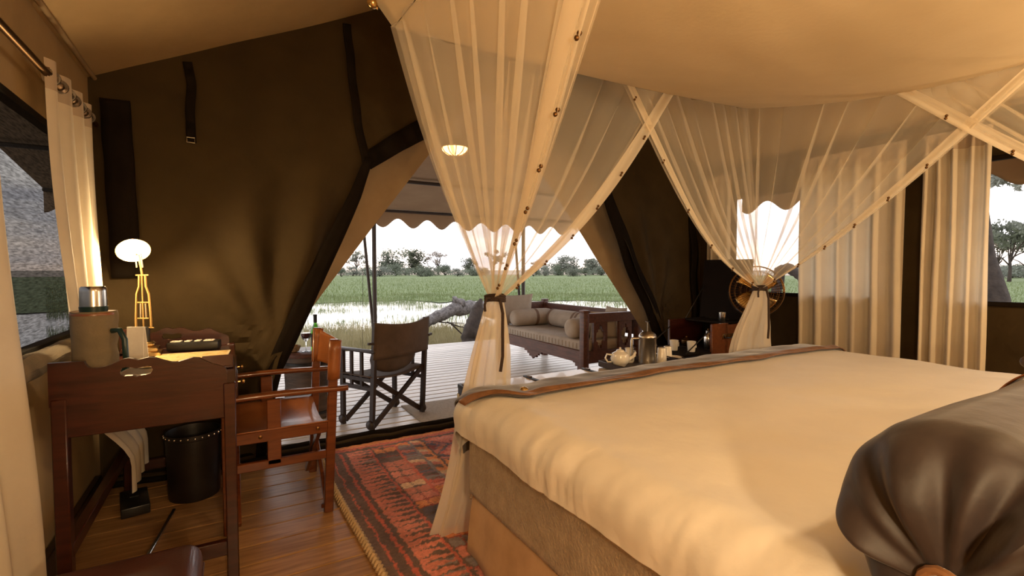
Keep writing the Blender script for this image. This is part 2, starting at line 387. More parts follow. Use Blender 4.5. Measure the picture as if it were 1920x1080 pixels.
# --- front gable wall of olive canvas, its door panels drawn back to both sides
wf = thing('wall_front', 'dark olive canvas gable wall parted into a tied-back doorway', 'wall', (0, YF, 0), kind='structure')
def zx(px, py, y): p = on(px, py, 'y', y); return (p.z, p.x)
LB = sorted([zx(*q, YF) for q in ((790, 245), (685, 310), (655, 375), (618, 455), (560, 590), (522, 668), (498, 760), (480, 850))])
RB = sorted([zx(*q, YF) for q in ((1118, 330), (1150, 420), (1180, 500), (1212, 575), (1240, 640), (1262, 720))])
APX = 2.72
LBT = [(0.0, LB[0][1])] + [q for q in LB if q[0] > 0.02] + [(APX, RX)]
RBT = [(0.0, RB[0][1] + 0.04)] + RB + [(APX, RX)]
def wall_piece(side):
    tab = LBT if side < 0 else RBT; xe = XL if side < 0 else XR
    def fn(u, v):
        z = v * APX; xb = interp(tab, z); x = lerp(xe, xb, u)
        lim = roofz(x)
        zz = min(z, lim)
        # folds fan out from the tie low on the side up to the door edge
        tx, tz = (0.25, 0.75) if side < 0 else (3.75, 0.75)
        ang = math.atan2(zz - tz, (x - tx) * -side)
        dist = math.hypot(x - tx, zz - tz)
        a = 0.045 * smooth((u - 0.30) / 0.5) * smooth((2.25 - zz) / 0.7)
        d = a * math.sin(ang * 13 + 1.5 * nz(x, zz, 2, 2)) * min(1, dist * 1.5)
        d += 0.012 * nz(x, zz, 5, 2.2)
        return (x, -0.02 + d - 0.05 * smooth((u - .75) / .25) * smooth((2.0 - zz) / .5), zz)
    return MB().grid(fn, 70, 70)
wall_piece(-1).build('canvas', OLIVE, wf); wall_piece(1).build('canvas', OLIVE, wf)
MB().grid(lambda u, v: ((lambda x: (x, -0.02 + 0.012 * nz(x, 3, 5, 2.2) * (1 - v), lerp(min(APX, roofz(x)), roofz(x) + .02, v)))(lerp(XL, XR, u))), 60, 10).build('gable', OLIVE, wf)
def strip(pts, w, m, name, dy=-0.045, thick=0.012):
    P = [on(px, py, 'y', YF) for px, py in pts]; b = MB()
    for i in range(len(P)): P[i] = Vector((P[i].x, dy, P[i].z))
    def fn(u, v):
        k = u * (len(P) - 1); i = min(int(k), len(P) - 2); p = P[i].lerp(P[i + 1], k - i)
        t = (P[min(i + 1, len(P) - 1)] - P[i]).normalized(); n_ = Vector((t.z, 0, -t.x))
        ww = w(u) if callable(w) else w
        return p + n_ * ((v - .5) * ww) + Vector((0, 0.012 * math.sin(u * 19), 0))
    b.grid(fn, 40, 3); return b.build(name, m, wf, solid=thick)
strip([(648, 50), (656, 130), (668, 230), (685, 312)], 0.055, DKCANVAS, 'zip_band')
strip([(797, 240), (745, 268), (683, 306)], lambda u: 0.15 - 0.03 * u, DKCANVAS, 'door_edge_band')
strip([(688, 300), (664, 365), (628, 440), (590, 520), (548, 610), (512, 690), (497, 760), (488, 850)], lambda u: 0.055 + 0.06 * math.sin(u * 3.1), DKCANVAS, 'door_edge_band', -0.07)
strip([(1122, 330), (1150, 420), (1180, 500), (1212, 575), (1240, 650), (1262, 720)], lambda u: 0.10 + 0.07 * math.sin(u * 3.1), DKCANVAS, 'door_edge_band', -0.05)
strip([(1290, 300), (1294, 450), (1298, 600)], 0.10, DKCANVAS, 'zip_band')
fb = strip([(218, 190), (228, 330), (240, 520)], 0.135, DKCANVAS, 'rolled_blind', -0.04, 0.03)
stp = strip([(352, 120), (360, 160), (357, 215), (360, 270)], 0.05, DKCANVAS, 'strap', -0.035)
pb = on(359, 268, 'y', YF); MB().tube([(pb.x - .02, -.055, pb.z - .01), (pb.x - .02, -.055, pb.z + .02), (pb.x + .02, -.055, pb.z + .02), (pb.x + .02, -.055, pb.z - .01), (pb.x - .02, -.055, pb.z - .01)], 0.004, 6).build('buckle', STEEL, stp)
# outer lighter canvas layer beyond the dark edge
def outer(side):
    e0 = on(800, 300, 'y', YF + .17) if side < 0 else on(1075, 428, 'y', YF + .17)
    e1 = on(545, 640, 'y', YF + .17) if side < 0 else on(1190, 600, 'y', YF + .17)
    sl = (e1.x - e0.x) / (e1.z - e0.z)
    def fn(u, v):
        z = v * 2.82; xb = e0.x + sl * (z - e0.z)
        xb += 0.06 * math.sin(math.pi * v) * (-side) * -1 * 0.5
        x = xb + side * u * 0.95
        x = max(XL - .1, min(XR + .1, x))
        return (x, 0.15 + 0.02 * math.sin(u * 9 + z * 2) + 0.02 * nz(x, z, 9, 2), min(z, roofz(x)))
    return MB().grid(fn, 30, 40)
outer(-1).build('door_flap', FLAP, wf); outer(1).build('door_flap', FLAP, wf)
# canvas sill rolled along the bottom of the doorway
for k, (zz, rr, yy) in enumerate(((0.03, 0.03, 0.0), (0.022, 0.022, -0.045), (0.018, 0.018, -0.085))):
    MB().tube([(lerp(XL + .05, XR - .05, t / 40), yy + 0.008 * math.sin(t * 1.7 + k), zz + 0.005 * math.sin(t * 2.3)) for t in range(41)], rr, 8).build('sill_roll', [DKCANVAS, OLIVE, DKCANVAS][k], wf)
MB().grid(lambda u, v: (lerp(0.2, 3.6, u), lerp(0.0, 0.16, v), 0.063 - 0.070 * v + 0.008 * nz(u * 25, v * 4)), 60, 6).build('ground_cloth', CREAMHEAD, wf)

# ================================================================== VERANDA
dk = MB().box((3.0, 5.72, -0.16), (14.0, 4.2, 0.18)).build('veranda_floor', DARK, smooth=False)
tag(dk, 'weathered pale board deck outside the tent doorway', 'deck', kind='structure')
dw = 0.143; db = MB().box((0, 0, 0), (14.0, dw - 0.020, 0.03), None, 0.003, 1); first = None
for i in range(29):
    if first is None: o = first = db.build('deck_board', DECKB, dk)
    else: o = first.copy(); COL.objects.link(o); o.parent = dk
    o.location = (3.0, 3.66 + dw * (i + .5), -0.045)
DZ = -0.03
VY, VZ = 7.25, 2.15
vr = thing('veranda_roof', 'brown canvas veranda awning with a scalloped edge', 'awning', kind='structure')
vr['label'] = 'brown canvas awning over the deck with a scalloped hanging edge'
MB().grid(lambda u, v: (lerp(-1.8, 5.6, u), lerp(YF + 0.1, VY, v), lerp(2.86, VZ, v) - 0.03 * math.sin(v * 3.14)), 20, 20).build('canvas', PORCH, vr)
def scallop(fr, length, name, parent, h=0.17, d=0.13, per=0.47, n=None):
    n = int(length / per * 14)
    def fn(u, v):
        s = u * length; low = h + d * (0.5 + 0.5 * math.cos(2 * math.pi * s / per))
        return fr(s, -v * low)
    return MB().grid(fn, n, 5).build(name, PORCH, parent, solid=0.004)
scallop(lambda s, z: (-1.8 + s, VY + 0.02, VZ + z), 7.4, 'valance', vr, h=0.13, d=0.14)
MB().tube([(-1.8, 5.9, 2.34), (5.6, 5.9, 2.34)], 0.022).build('cross_pole', DARKWOOD, vr)
MB().tube([(-1.8, VY, VZ - 0.02), (5.6, VY, VZ - 0.02)], 0.02).build('cross_pole', DARKWOOD, vr)
# side awnings over the windows
for sx, x0, x1 in ((1, XR + .03, XR + 1.0), (-1, XL - .03, XL - .50)):
    aw = thing('veranda_roof' if False else 'window_awning', 'brown canvas awning with scalloped edge outside the %s' % ('curtained windows' if sx > 0 else 'screened window'), 'awning', kind='structure')
    MB().grid(lambda u, v: (lerp(x0, x1, v), lerp(-1.5, 3.75, u), lerp(2.36, 2.16, v)), 10, 6).build('canvas', PORCH, aw)
    scallop(lambda s, z: (x1, -1.5 + s, 2.17 + z), 5.25, 'valance', aw, h=0.12 if sx > 0 else 0.26)
# poles at the deck edge
def pole_pair(px, label):
    p = on(px, 560, 'y', VY); r = thing('tent_pole', label, 'pole', (p.x, VY - .02, DZ))
    MB().tube([(0, 0, 0), (0, 0, VZ - DZ)], 0.032, 12).build('upright', DARKWOOD, r)
    MB().tube([(0.0, 0.06, 0.25), (-0.17, 0.04, 2.2)], 0.022, 10).build('brace', DARKWOOD, r)
    MB().lathe([(0.06, 0), (0.06, 0.02), (0.036, 0.03), (0.036, 0.08)]).build('foot', DARKWOOD, r)
pole_pair(702, 'dark wooden awning pole behind the canvas deck chair'); pole_pair(980, 'dark wooden awning pole behind the carved daybed')
g = on(676, 520, 'y', 9.5)
tag(MB().tube([(g.x + .02, 9.5, -0.45), (g.x, 9.3, 1.2), (1.3, VY, 2.0)], 0.004, 5).build('guy_rope', CORD), 'thin dark guy rope running from the awning to the ground', 'rope')

# veranda lamp
lp = on(853, 283, 'z', 2.49); vl = thing('veranda_lamp', 'round glowing lamp under the veranda canvas', 'lamp', (lp.x, lp.y, 2.44)); vl.scale = (1.15, 1.15, 1.1)
MB().lathe([(0.02, 0.17), (0.05, 0.16), (0.12, 0.09), (0.125, 0.07)]).build('shade', OLDBRASS, vl)
MB().lathe([(0.005, 0.0), (0.07, 0.012), (0.115, 0.05), (0.118, 0.068), (0.005, 0.07)]).build('diffuser', BULB, vl)
wires = MB()
for k in range(10):
    a = k * math.pi / 5; wires.tube([(0.122 * math.cos(a) * math.sin(t), 0.122 * math.sin(a) * math.sin(t), 0.072 - 0.078 * math.cos(t)) for t in (0.05, .5, .9, 1.3, 1.57)], 0.004, 5)
wires.build('wire_guard', OLDBRASS, vl)
MB().tube([(0, 0, 0.165), (0, 0, 0.30)], 0.006, 6).build('stem', OLDBRASS, vl)

# ================================================================== LANDSCAPE
GZ = -0.50
def polar(az, d, z=GZ): return Vector((math.sin(az) * d, math.cos(az) * d, z))
gm = mat('marsh_green', (0.105, 0.14, 0.040), 0.95, (0.15, 0.185, 0.060), 0.35, contrast=(0.3, 0.7), bump=0.6, bscale=6)
dm = mat('dry_ground', (0.19, 0.16, 0.075), 0.95, (0.30, 0.25, 0.14), 1.2, bump=0.7, bscale=8)
pm = mat('far_bank', (0.42, 0.33, 0.25), 0.95, (0.36, 0.29, 0.20), 0.2)
wm = mat('marsh_water', (0.75, 0.74, 0.72), 0.12, (0.80, 0.78, 0.76), 0.5, spec=1.0, metal=0.85, bump=0.05, bscale=1.5)
gr = MB().grid(lambda u, v: (lambda a, d: (math.sin(a) * d, math.cos(a) * d, GZ - .02))(lerp(-3.14159, 3.14159, u), 2 + 900 * v ** 2.4), 96, 30).build('ground', dm)
tag(gr, 'dry grassy ground around the tent', 'ground', kind='structure')
def band(name, r0, r1, z, m, label, cat, wob, seed, n=220):
    def fn(u, v):
        a = lerp(R(-40), R(140), u); d = lerp(r0, r1, v)
        d *= 1 + wob * nz(a * 9, seed) + wob * .6 * nz(a * 31, seed + 5)
        return polar(a, d, z)
    o = MB().grid(fn, n, 8).build(name, m); return tag(o, label, cat, kind='structure')
band('water', 13.5, 60, GZ + 0.02, wm, 'bright shallow flood water reflecting the white sky', 'water', 0.05, 3)
band('marsh', 27.0, 230, GZ + 0.05, gm, 'flat green marsh stretching to the far tree line', 'marsh', 0.09, 8)
band('far_bank', 150, 700, GZ + 0.09, pm, 'pale dry bank under the distant trees', 'ground', 0.03, 13)

def blades(name, n, az, dd, h, w, m, label, cat, pw=1.0, mask=None, z0=GZ, lean=0.3):
    a = rng.uniform(R(az[0]), R(az[1]), n); d = dd[0] + (dd[1] - dd[0]) * rng.random(n) ** pw
    if mask is not None:
        k = np.array([mask(x, y) for x, y in zip(a, d)]); a, d = a[k], d[k]; n = len(a)
    x, y = np.sin(a) * d, np.cos(a) * d
    hh = rng.uniform(h[0], h[1], n); ww = w * (0.6 + 0.8 * rng.random(n)) * np.clip(d / 18, 1, 2.2)
    t = rng.uniform(0, 6.283, n); lx, ly = rng.normal(0, lean, n) * hh, rng.normal(0, lean, n) * hh
    v = np.empty((n, 3, 3)); v[:, 0] = np.stack([x - ww * np.cos(t), y - ww * np.sin(t), np.full(n, z0)], 1)
    v[:, 1] = np.stack([x + ww * np.cos(t), y + ww * np.sin(t), np.full(n, z0)], 1); v[:, 2] = np.stack([x + lx, y + ly, z0 + hh], 1)
    me = bpy.data.meshes.new(name); me.from_pydata(v.reshape(-1, 3).tolist(), [], np.arange(3 * n).reshape(-1, 3).tolist()); me.materials.append(m)
    o = bpy.data.objects.new(name, me); COL.objects.link(o); return tag(o, label, cat, kind='stuff')
rm = mat('reed_green', (0.11, 0.14, 0.05), 0.8, (0.22, 0.24, 0.11), 0.8, trans=0.2)
ym = mat('dry_grass', (0.24, 0.20, 0.09), 0.85, (0.38, 0.32, 0.17), 0.9, trans=0.2)
gm2 = mat('sedge_green', (0.11, 0.148, 0.042), 0.85, (0.165, 0.20, 0.066), 0.6, trans=0.2)
tuft = lambda a, d: nz(math.sin(a) * d, math.cos(a) * d, 0, 0.35) + .5 * nz(math.sin(a) * d, math.cos(a) * d, 4, 1.1) > -0.06 - 0.25 * smooth((d - 20) / 10) + random.random() * .5
STUMP = (on(880, 655, 'y', 8.6).x + .05, 8.6)
blades('dry_grass', 42000, (-12, 52), (8.3, 14.6), (0.10, 0.38), 0.007, ym, 'dry yellow grass along the edge of the water', 'grass', mask=lambda a, d: math.hypot(math.sin(a) * d - STUMP[0], math.cos(a) * d - STUMP[1]) > .38)
blades('reeds', 80000, (-14, 86), (13, 34), (0.08, 0.28), 0.007, rm, 'scattered green reeds standing in the bright water', 'reeds', mask=tuft, lean=0.15)
blades('sedge', 60000, (-14, 86), (26, 95), (0.08, 0.24), 0.008, gm2, 'dense green sedge covering the marsh', 'grass', pw=1.4, z0=GZ + .04, lean=0.12)

# trees and bushes of the far bank
def make_tree_mesh(kind, seed):
    r = random.Random(seed); t = MB(); lf = MB()
    H = 1.0
    tops = []
    if kind != 'bush':
        t.tube([(0, 0, -0.02), (0.02, 0.01, 0.18), (0.0, 0, 0.38)], [0.035, 0.026, 0.02], 7)
        for k in range(9):
            a = r.uniform(0, 6.28); q = r.uniform(0.15, 0.42); zz = r.uniform(0.45, 0.92)
            s0 = (0, 0, r.uniform(0.2, 0.38)); m_ = (math.cos(a) * q * .45, math.sin(a) * q * .45, lerp(s0[2], zz, .6)); e = (math.cos(a) * q, math.sin(a) * q, zz)
            t.tube([s0, m_, e], [0.014, 0.010, 0.004], 5); tops.append((*e[:2], zz))
    else:
        for k in range(5):
            a = r.uniform(0, 6.28); t.tube([(0, 0, 0), (.3 * math.cos(a), .3 * math.sin(a), .45)], [0.02, 0.006], 5)
    blobs = []
    nb = {'dense': 34, 'airy': 18, 'bush': 26, 'flat': 18}[kind]
    for k in range(nb):
        a = r.uniform(0, 6.28)
        if kind == 'bush': q = r.uniform(0, .6); c = (math.cos(a) * q, math.sin(a) * q, r.uniform(.12, .75) * (1 - q * .5)); rr = r.uniform(.16, .28)
        elif kind == 'flat': q = r.uniform(0, .5); c = (math.cos(a) * q, math.sin(a) * q, r.uniform(.66, .92) - q * .12); rr = r.uniform(.09, .16)
        elif kind == 'airy': c = tops[k % 9]; c = (c[0] + r.gauss(0, .07), c[1] + r.gauss(0, .07), c[2] + r.gauss(0, .05)); rr = r.uniform(.07, .12)
        else: q = r.uniform(0, .42); c = (math.cos(a) * q, math.sin(a) * q, r.uniform(.16, .86) - q * .12); rr = r.uniform(.12, .21)
        blobs.append((c, rr))
    per = {'dense': 75, 'airy': 34, 'bush': 75, 'flat': 55}[kind]
    for c, rr in blobs:
        for j in range(per):
            p = Vector((r.gauss(0, 1), r.gauss(0, 1), r.gauss(0, .75))); p = p.normalized() * rr * (r.random() ** .4)
            p += Vector(c); u = Vector((r.gauss(0, 1), r.gauss(0, 1), r.gauss(0, 1))).normalized(); w = u.orthogonal().normalized()
            sz = r.uniform(.022, .045) * (0.8 if kind == 'airy' else 1)
            lf.add([p - u * sz, p + w * sz * .7, p + u * sz, p - w * sz * .7], [(0, 1, 2, 3)])
    return t, lf
protos = {}
def tree(name, kind, seed, leaf, px, d, h, label, cat, group, wid=1.0, rz=0):
    az = R(YAW) + math.atan((px - 960) / FPX); loc = polar(az, d, GZ + .1)
    key = (kind, seed, leaf)
    root = thing(name, label, cat, loc, rz, group); root.scale = (h * wid, h * wid, h)
    if key not in protos:
        t, lf = make_tree_mesh(kind, seed)
        a = t.build('trunk' if kind != 'bush' else 'stems', BARKD, root); b = lf.build('crown', LEAFS[leaf], root, smooth=False); protos[key] = (a.data, b.data)
    else:
        for nm, dta in zip(('trunk' if kind != 'bush' else 'stems', 'crown'), protos[key]):
            o = bpy.data.objects.new(nm, dta); COL.objects.link(o); o.parent = root
TG = 'trees on the far bank'
for px, h, kd, sd, lf, wd, lb in (
    (668, 6.6, 'airy', 11, 1, 1.0, 'airy grey-green tree on the far bank beside the canvas door flap'),
    (735, 7.0, 'dense', 12, 0, 1.0, 'dense dark round tree on the far bank next to the awning pole'),
    (778, 7.2, 'dense', 13, 0, 0.9, 'tall dark tree with a ragged top between two smaller far trees'),
    (822, 6.4, 'airy', 14, 2, 1.0, 'sparse brownish tree standing clear against the sky on the far bank'),
    (880, 5.0, 'dense', 15, 1, 0.8, 'small dark tree on the far bank half behind the net'),
    (925, 6.5, 'airy', 16, 1, 1.0, 'thin far tree seen behind the gathered left net'),
    (1010, 4.2, 'airy', 11, 2, 1.1, 'bare twiggy tree on the far bank above the daybed'),
    (1062, 5.2, 'dense', 12, 1, 1.5, 'broad low tree on the far bank over the daybed back'),
    (1112, 4.8, 'dense', 13, 1, 1.2, 'rounded far tree beside the right canvas door flap')):
    td = 168 if px in (778, 1062) else 152
    tree('tree', kd, sd, lf, px, td, h * 1.17 * td / 152, lb, 'tree', None, wd * 1.2, random.uniform(0, 360))
for k, px in enumerate((640, 662, 690, 712, 742, 760, 788, 806, 835, 858, 885, 905, 1000, 1022, 1045, 1075, 1098, 1128)):
    tree('bush', 'bush', 30 + k % 4, k % 2, px, (117, 127, 137)[k % 3], random.uniform(2.8, 3.9) * (.86, .93, 1.0)[k % 3], 'low grey-green bush in the hedge of scrub along the far bank', 'bush', 'scrub along the far bank', random.uniform(1.2, 1.5), random.uniform(0, 360))
for px, d, h, lb in ((1892, 95, 8.4, 'flat-topped acacia seen through the far window by the tree trunk'), (1868, 110, 7.0, 'leafy tree standing left of the flat-topped acacia outside the window'), (1925, 105, 7.4, 'spreading acacia cut by the window edge')):
    tree('acacia_tree', 'flat', 21, 1 if px != 1868 else 2, px, d, h, lb, 'tree', None, 0.85, random.uniform(0, 360))
for px, d in ((1850, 122), (1872, 130), (1898, 138), (1920, 146), (1940, 158)):
    tree('bush', 'bush', 31, 1, px, d, 2.6 * d / 110, 'low bush along the marsh beneath the acacias outside the window', 'bush', 'bushes outside the right window', 1.6, random.uniform(0, 360))
# near tree by the window
nt_ = thing('shade_tree', 'big dark leaning tree trunk with hanging leaves close outside the window', 'tree', polar(R(YAW) + math.atan((1858 - 960) / FPX), 9.0, GZ))
b0 = nt_.location
def tp(px, py, d): v = ray(px, py); v = v / math.hypot(v.x, v.y); return CAM + v * d - b0
MB().tube([tp(1872, 740, 9.0), tp(1862, 560, 9.0), tp(1846, 480, 9.0), tp(1836, 400, 9.05), tp(1820, 300, 9.1), tp(1826, 200, 9.0)], [.24, .17, .11, .10, .09, .08], 12).build('trunk', BARKD, nt_)
MB().tube([tp(1820, 300, 9.1), tp(1850, 285, 8.6), tp(1885, 300, 8.2), tp(1925, 310, 8.0), tp(1932, 345, 8.0)], [.07, .05, .035, .02, .008], 8).build('branch', BARKD, nt_)
lfm = MB()
for q, sp, n_ in (((1880, 322), 22, 210), ((1868, 340), 14, 90), ((1905, 318), 12, 110), ((1908, 350), 6, 36), ((1930, 320), 16, 90), ((1852, 315), 12, 80)):
    for k in range(n_):
        p = Vector(tp(q[0] + random.gauss(0, sp * .55), q[1] + random.gauss(0, sp * .45), 8.2 + random.gauss(0, .2)))
        u = Vector((random.gauss(0, 1), random.gauss(0, 1), random.gauss(0, 1))).normalized(); w = u.orthogonal().normalized(); sz = random.uniform(.03, .055)
        lfm.add([p - u * sz, p + w * sz * .5, p + u * sz, p - w * sz * .5], [(0, 1, 2, 3)])
lfm.build('leaves', LEAFS[1], nt_, smooth=False)

# fallen dead tree by the deck
def deadwood(pts, rad, n=14):
    P = []; rr = []
    for i in range(len(pts) - 1):
        for k in range(6):
            t = k / 6; P.append(Vector(pts[i]).lerp(Vector(pts[i + 1]), t)); rr.append(lerp(rad[i], rad[i + 1], t))
    P.append(Vector(pts[-1])); rr.append(rad[-1])
    P = [p + Vector((nz(i * .5, 1), nz(i * .5, 5), nz(i * .5, 9))) * rr[k] * .35 for k, (i, p) in enumerate(enumerate(P))]
    rr = [q * (1 + .25 * nz(i * .7, 3)) for i, q in enumerate(rr)]
    return MB().tube(P, rr, n)
LGY = 9.6
lq = lambda px, py, y=LGY: on(px, py, 'y', y)
lg = thing('fallen_log', 'weathered grey fallen tree limb lying beyond the deck', 'log', (lq(850, 600).x, LGY, GZ)); lo = lg.location
loc_ = lambda px, py, y=LGY: lq(px, py, y) - lo
deadwood([loc_(740, 640, 9.3), loc_(797, 604, 9.4), loc_(825, 592, 9.5), loc_(855, 578, 9.6), loc_(905, 578, 9.8), loc_(940, 590, 10.0), loc_(985, 655, 10.2)], [.05, .11, .12, .14, .17, .16, .15]).build('limb', BARKG, lg)
deadwood([loc_(872, 577, 9.65), loc_(862, 568, 9.6), loc_(850, 563, 9.6)], [.10, .10, .085], 10).build('broken_stub', BARKG, lg)
for q in (((838, 604), (860, 612), (890, 618)), ((845, 606), (868, 628), (878, 640)), ((880, 600), (884, 618), (898, 634)), ((815, 602), (835, 605), (870, 606))):
    MB().tube([loc_(*p, 9.5) for p in q], [.02, .014, .006], 6).build('twig', BARKD, lg)
MB().tube([loc_(963, 560, 10), loc_(972, 570, 10), loc_(985, 580, 10), loc_(1000, 640, 10.0)], [.06, .08, .09, .09], 9).build('broken_stub', BARKG, lg)
sp_ = thing('tree_stump', 'dark broken tree stump standing at the deck edge beneath the log', 'stump', (lq(880, 655, 8.6).x, 8.6, GZ)); so = sp_.location
sl_ = lambda px, py, y=8.6: lq(px, py, y) - so
deadwood([sl_(878, 700), sl_(880, 650), sl_(885, 615), sl_(896, 580), sl_(902, 560)], [.22, .19, .16, .12, .03]).build('stump_body', BARKD, sp_)
deadwood([sl_(880, 690), sl_(900, 640), sl_(915, 600)], [.16, .12, .04]).build('split_shard', BARKD, sp_)
wl_ = thing('driftwood_branch', 'dark bent dead branch outside the window behind the fan', 'branch', (on(1490, 560, 'x', 8.0).x, on(1490, 560, 'x', 8.0).y, GZ)); wo = wl_.location
deadwood([on(1440, 640, 'x', 8.0) - wo, on(1462, 505, 'x', 8.0) - wo, on(1480, 503, 'x', 8.0) - wo, on(1506, 521, 'x', 8.0) - wo, on(1540, 560, 'x', 8.0) - wo, on(1560, 640, 'x', 8.0) - wo], [.09, .08, .08, .08, .09, .1]).build('limb', BARKD, wl_)

# ================================================================== DECK FURNITURE
def director_chair(label, loc, rz, group=None):
    t = thing('director_chair', label, 'chair', loc, rz, group)
    W, D = 0.29, 0.17
    for sx in (-1, 1):
        x = sx * W
        MB().beam((x, -D, 0), (x, -D - .05, 0.86), 0.045, 0.028, (1, 0, 0)).build('rear_post', DARKWOOD, t)
        MB().beam((x, D, 0), (x, D, 0.615), 0.042, 0.03, (1, 0, 0)).build('front_post', DARKWOOD, t)
        MB().box((x, 0.03, 0.63), (0.055, 0.52, 0.022), None, 0.006).build('arm', DARKWOOD, t)
        for zz in (0.40, 0.33): MB().beam((x, -D, zz), (x, D, zz), 0.025, 0.032).build('side_rail', DARKWOOD, t)
        for yy in (-0.06, 0.06): MB().beam((x, yy, 0.33), (x, yy, 0.62), 0.03, 0.02, (1, 0, 0)).build('slat', DARKWOOD, t)
        for yy in (-D + .005, D - .005):
            MB().beam((x, yy + .022 * sx, 0.035), (-x, yy + .022 * sx, 0.43), 0.022, 0.042).build('cross_leg', DARKWOOD, t)
            MB().sphere((x + sx * .012, yy, 0.045), 0.04, 12, 8, (.7, 1, 1)).build('foot_joint', DARKWOOD, t)
        MB().beam((x + sx * .02, -D - .06, .70), (x + sx * .075, -D - .05, .705), 0.02, 0.02).build('back_peg', DARKWOOD, t)
    MB().grid(lambda u, v: (lerp(-W - .02, W + .02, u), lerp(-D - .02, D + .03, v), 0.43 - 0.035 * math.sin(math.pi * u)), 16, 6).build('seat', CHAIRCAN, t, solid=0.008)
    MB().grid(lambda u, v: (lerp(-W - .022, W + .022, u), -D - .048 - .02 * v - 0.045 * math.sin(math.pi * u) + .006 * nz(u * 5, v * 5), lerp(0.57, 0.865, v) - .03 * math.sin(math.pi * u) * v), 20, 10).build('back_canvas', CHAIRCAN, t, solid=0.012)
    MB().sphere((0, -0.12, 0.545), 0.12, 20, 12, (2.1, .62, 1.05)).build('back_cushion', CHAIRCAN, t)
    return t
director_chair('dark wooden folding chair with brown canvas back on the deck', (1.11, 4.13, DZ), 28)
director_chair('dark folding chair standing behind the drum table by the flap', (-0.08, 4.75, DZ), -40)

dp = on(578, 655, 'y', 4.53)
dt = thing('drum_table', 'round dark drum side table with wine on the deck', 'table', (dp.x, 4.53, DZ))
DH = on(578, 657, 'y', 4.53).z - DZ
MB().lathe([(0.19, 0), (0.205, .02), (0.20, .06), (0.19, DH * .5), (0.20, DH - .08), (0.205, DH - .03)], n=36).build('drum_body', DRUM, dt)
MB().lathe([(0.225, DH - .03), (0.23, DH - .022), (0.23, DH - .006), (0.222, DH)], n=36).build('table_top', DAYWOOD, dt)
for zz in (0.06, DH - .09): MB().lathe([(0.203, zz - .012), (0.211, zz - .01), (0.211, zz + .01), (0.203, zz + .012)], n=36).build('hoop', BLKLEATHER, dt)
TZ = DH + DZ
def put(px, y): p = on(px, 600, 'y', y); return (p.x, y, TZ)
bt = thing('wine_bottle', 'green glass bottle of wine with dark label on the drum table', 'bottle', put(591, 4.50))
MB().lathe([(0.005, .004), (0.034, 0.0), (0.037, .006), (0.037, .17), (0.034, .195), (0.018, .225), (0.0145, .24), (0.0145, .30), (0.016, .302), (0.016, .312), (0.012, .313)], n=24).build('glass_body', BOTTLE, bt)
MB().lathe([(0.0376, .035), (0.0379, .04), (0.0379, .14), (0.0376, .145)], n=24).build('paper_label', LABELM, bt)
MB().lathe([(0.0152, .245), (0.0158, .25), (0.0158, .302), (0.0168, .306), (0.0165, .315), (0.004, .317)], n=20).build('foil', BLACK, bt)
gl = thing('wine_glass', 'stemmed glass of red wine beside the green bottle', 'glass', put(573, 4.47))
MB().lathe([(0.035, 0), (0.034, .003), (0.006, .008), (0.004, .02), (0.004, .085), (0.012, .095), (0.036, .12), (0.044, .145), (0.040, .18), (0.036, .19), (0.035, .19), (0.039, .18), (0.0425, .145), (0.034, .122), (0.004, .1)], n=28).build('bowl', GLASS, gl)
MB().lathe([(0.004, .102), (0.033, .1235), (0.0415, .145), (0.0405, .162), (0.002, .162)], n=28).build('wine', WINE, gl)
bo = thing('snack_bowl', 'small woven bowl of snacks on the drum table', 'bowl', put(548, 4.50))
MB().lathe([(0.03, 0), (0.05, .01), (0.062, .04), (0.065, .055), (0.06, .055), (0.056, .04), (0.04, .015), (0.004, .012)], n=24).build('basket', WICKER, bo)
sn = MB()
for k in range(26):
    a = random.uniform(0, 6.28); q = random.uniform(0, .042); sn.sphere((q * math.cos(a), q * math.sin(a), .045 + .02 * (1 - q / .05) + random.uniform(-.004, .004)), .011, 6, 4, (1, .7, .8))
tag(sn.build('nibbles', SNACK, bo), kind='stuff')

mt = MB().grid(lambda u, v: (lerp(1.34, 3.2, u), lerp(3.74, 4.40, v), DZ + 0.0045 + .001 * nz(u * 30, v * 15)), 60, 30)
tag(mt.build('doormat', MATM, solid=0.006), 'flat beige sisal mat lying on the deck before the doorway', 'mat')

# --- carved daybed
DB = thing('daybed', 'dark carved wooden daybed with fretwork ends on the deck', 'daybed', (3.25, 4.08, DZ))
DD, DL = 0.78, 1.92
def dpart(b, n, m=DAYWOOD, **k): return b.build(n, m, DB, **k)
for x in (0, DD):
    for y in (0, DL):
        dpart(MB().box((x, y, .41), (0.075, 0.075, 0.82), None, 0.006), 'post'); 
        dpart(MB().box((x, y, .83), (0.085, 0.085, 0.025), None, 0.006), 'post_cap')
dpart(MB().beam((0, 0, .335), (0, DL, .335), 0.045, 0.13), 'front_rail'); dpart(MB().beam((DD, 0, .335), (DD, DL, .335), 0.045, 0.13), 'back_rail')
dpart(MB().beam((DD, 0, .74), (DD, DL, .74), 0.05, 0.10), 'back_top_rail'); dpart(MB().beam((DD, 0, .58), (DD, DL, .58), 0.04, 0.10), 'back_middle_rail')
for k in range(13): dpart(MB().box((DD, 0.1 + k * (DL - .2) / 12, .66), (0.03, 0.075, 0.09), None, .003, 1), 'spindle')
st = [(-.30, 0), (-.24, 0), (-.24, -.03), (-.16, -.03), (-.16, -.055), (-.10, -.055), (-.10, -.085), (-.035, -.085), (0, -.11), (.035, -.085), (.10, -.085), (.10, -.055), (.16, -.055), (.16, -.03), (.24, -.03), (.24, 0), (.30, 0)]
dpart(MB().plate(st, [], .03, lambda u, v, w: (-.015 + w, DL / 2 + .05 + u * .8, .275 + v)), 'carved_apron', smooth=False)
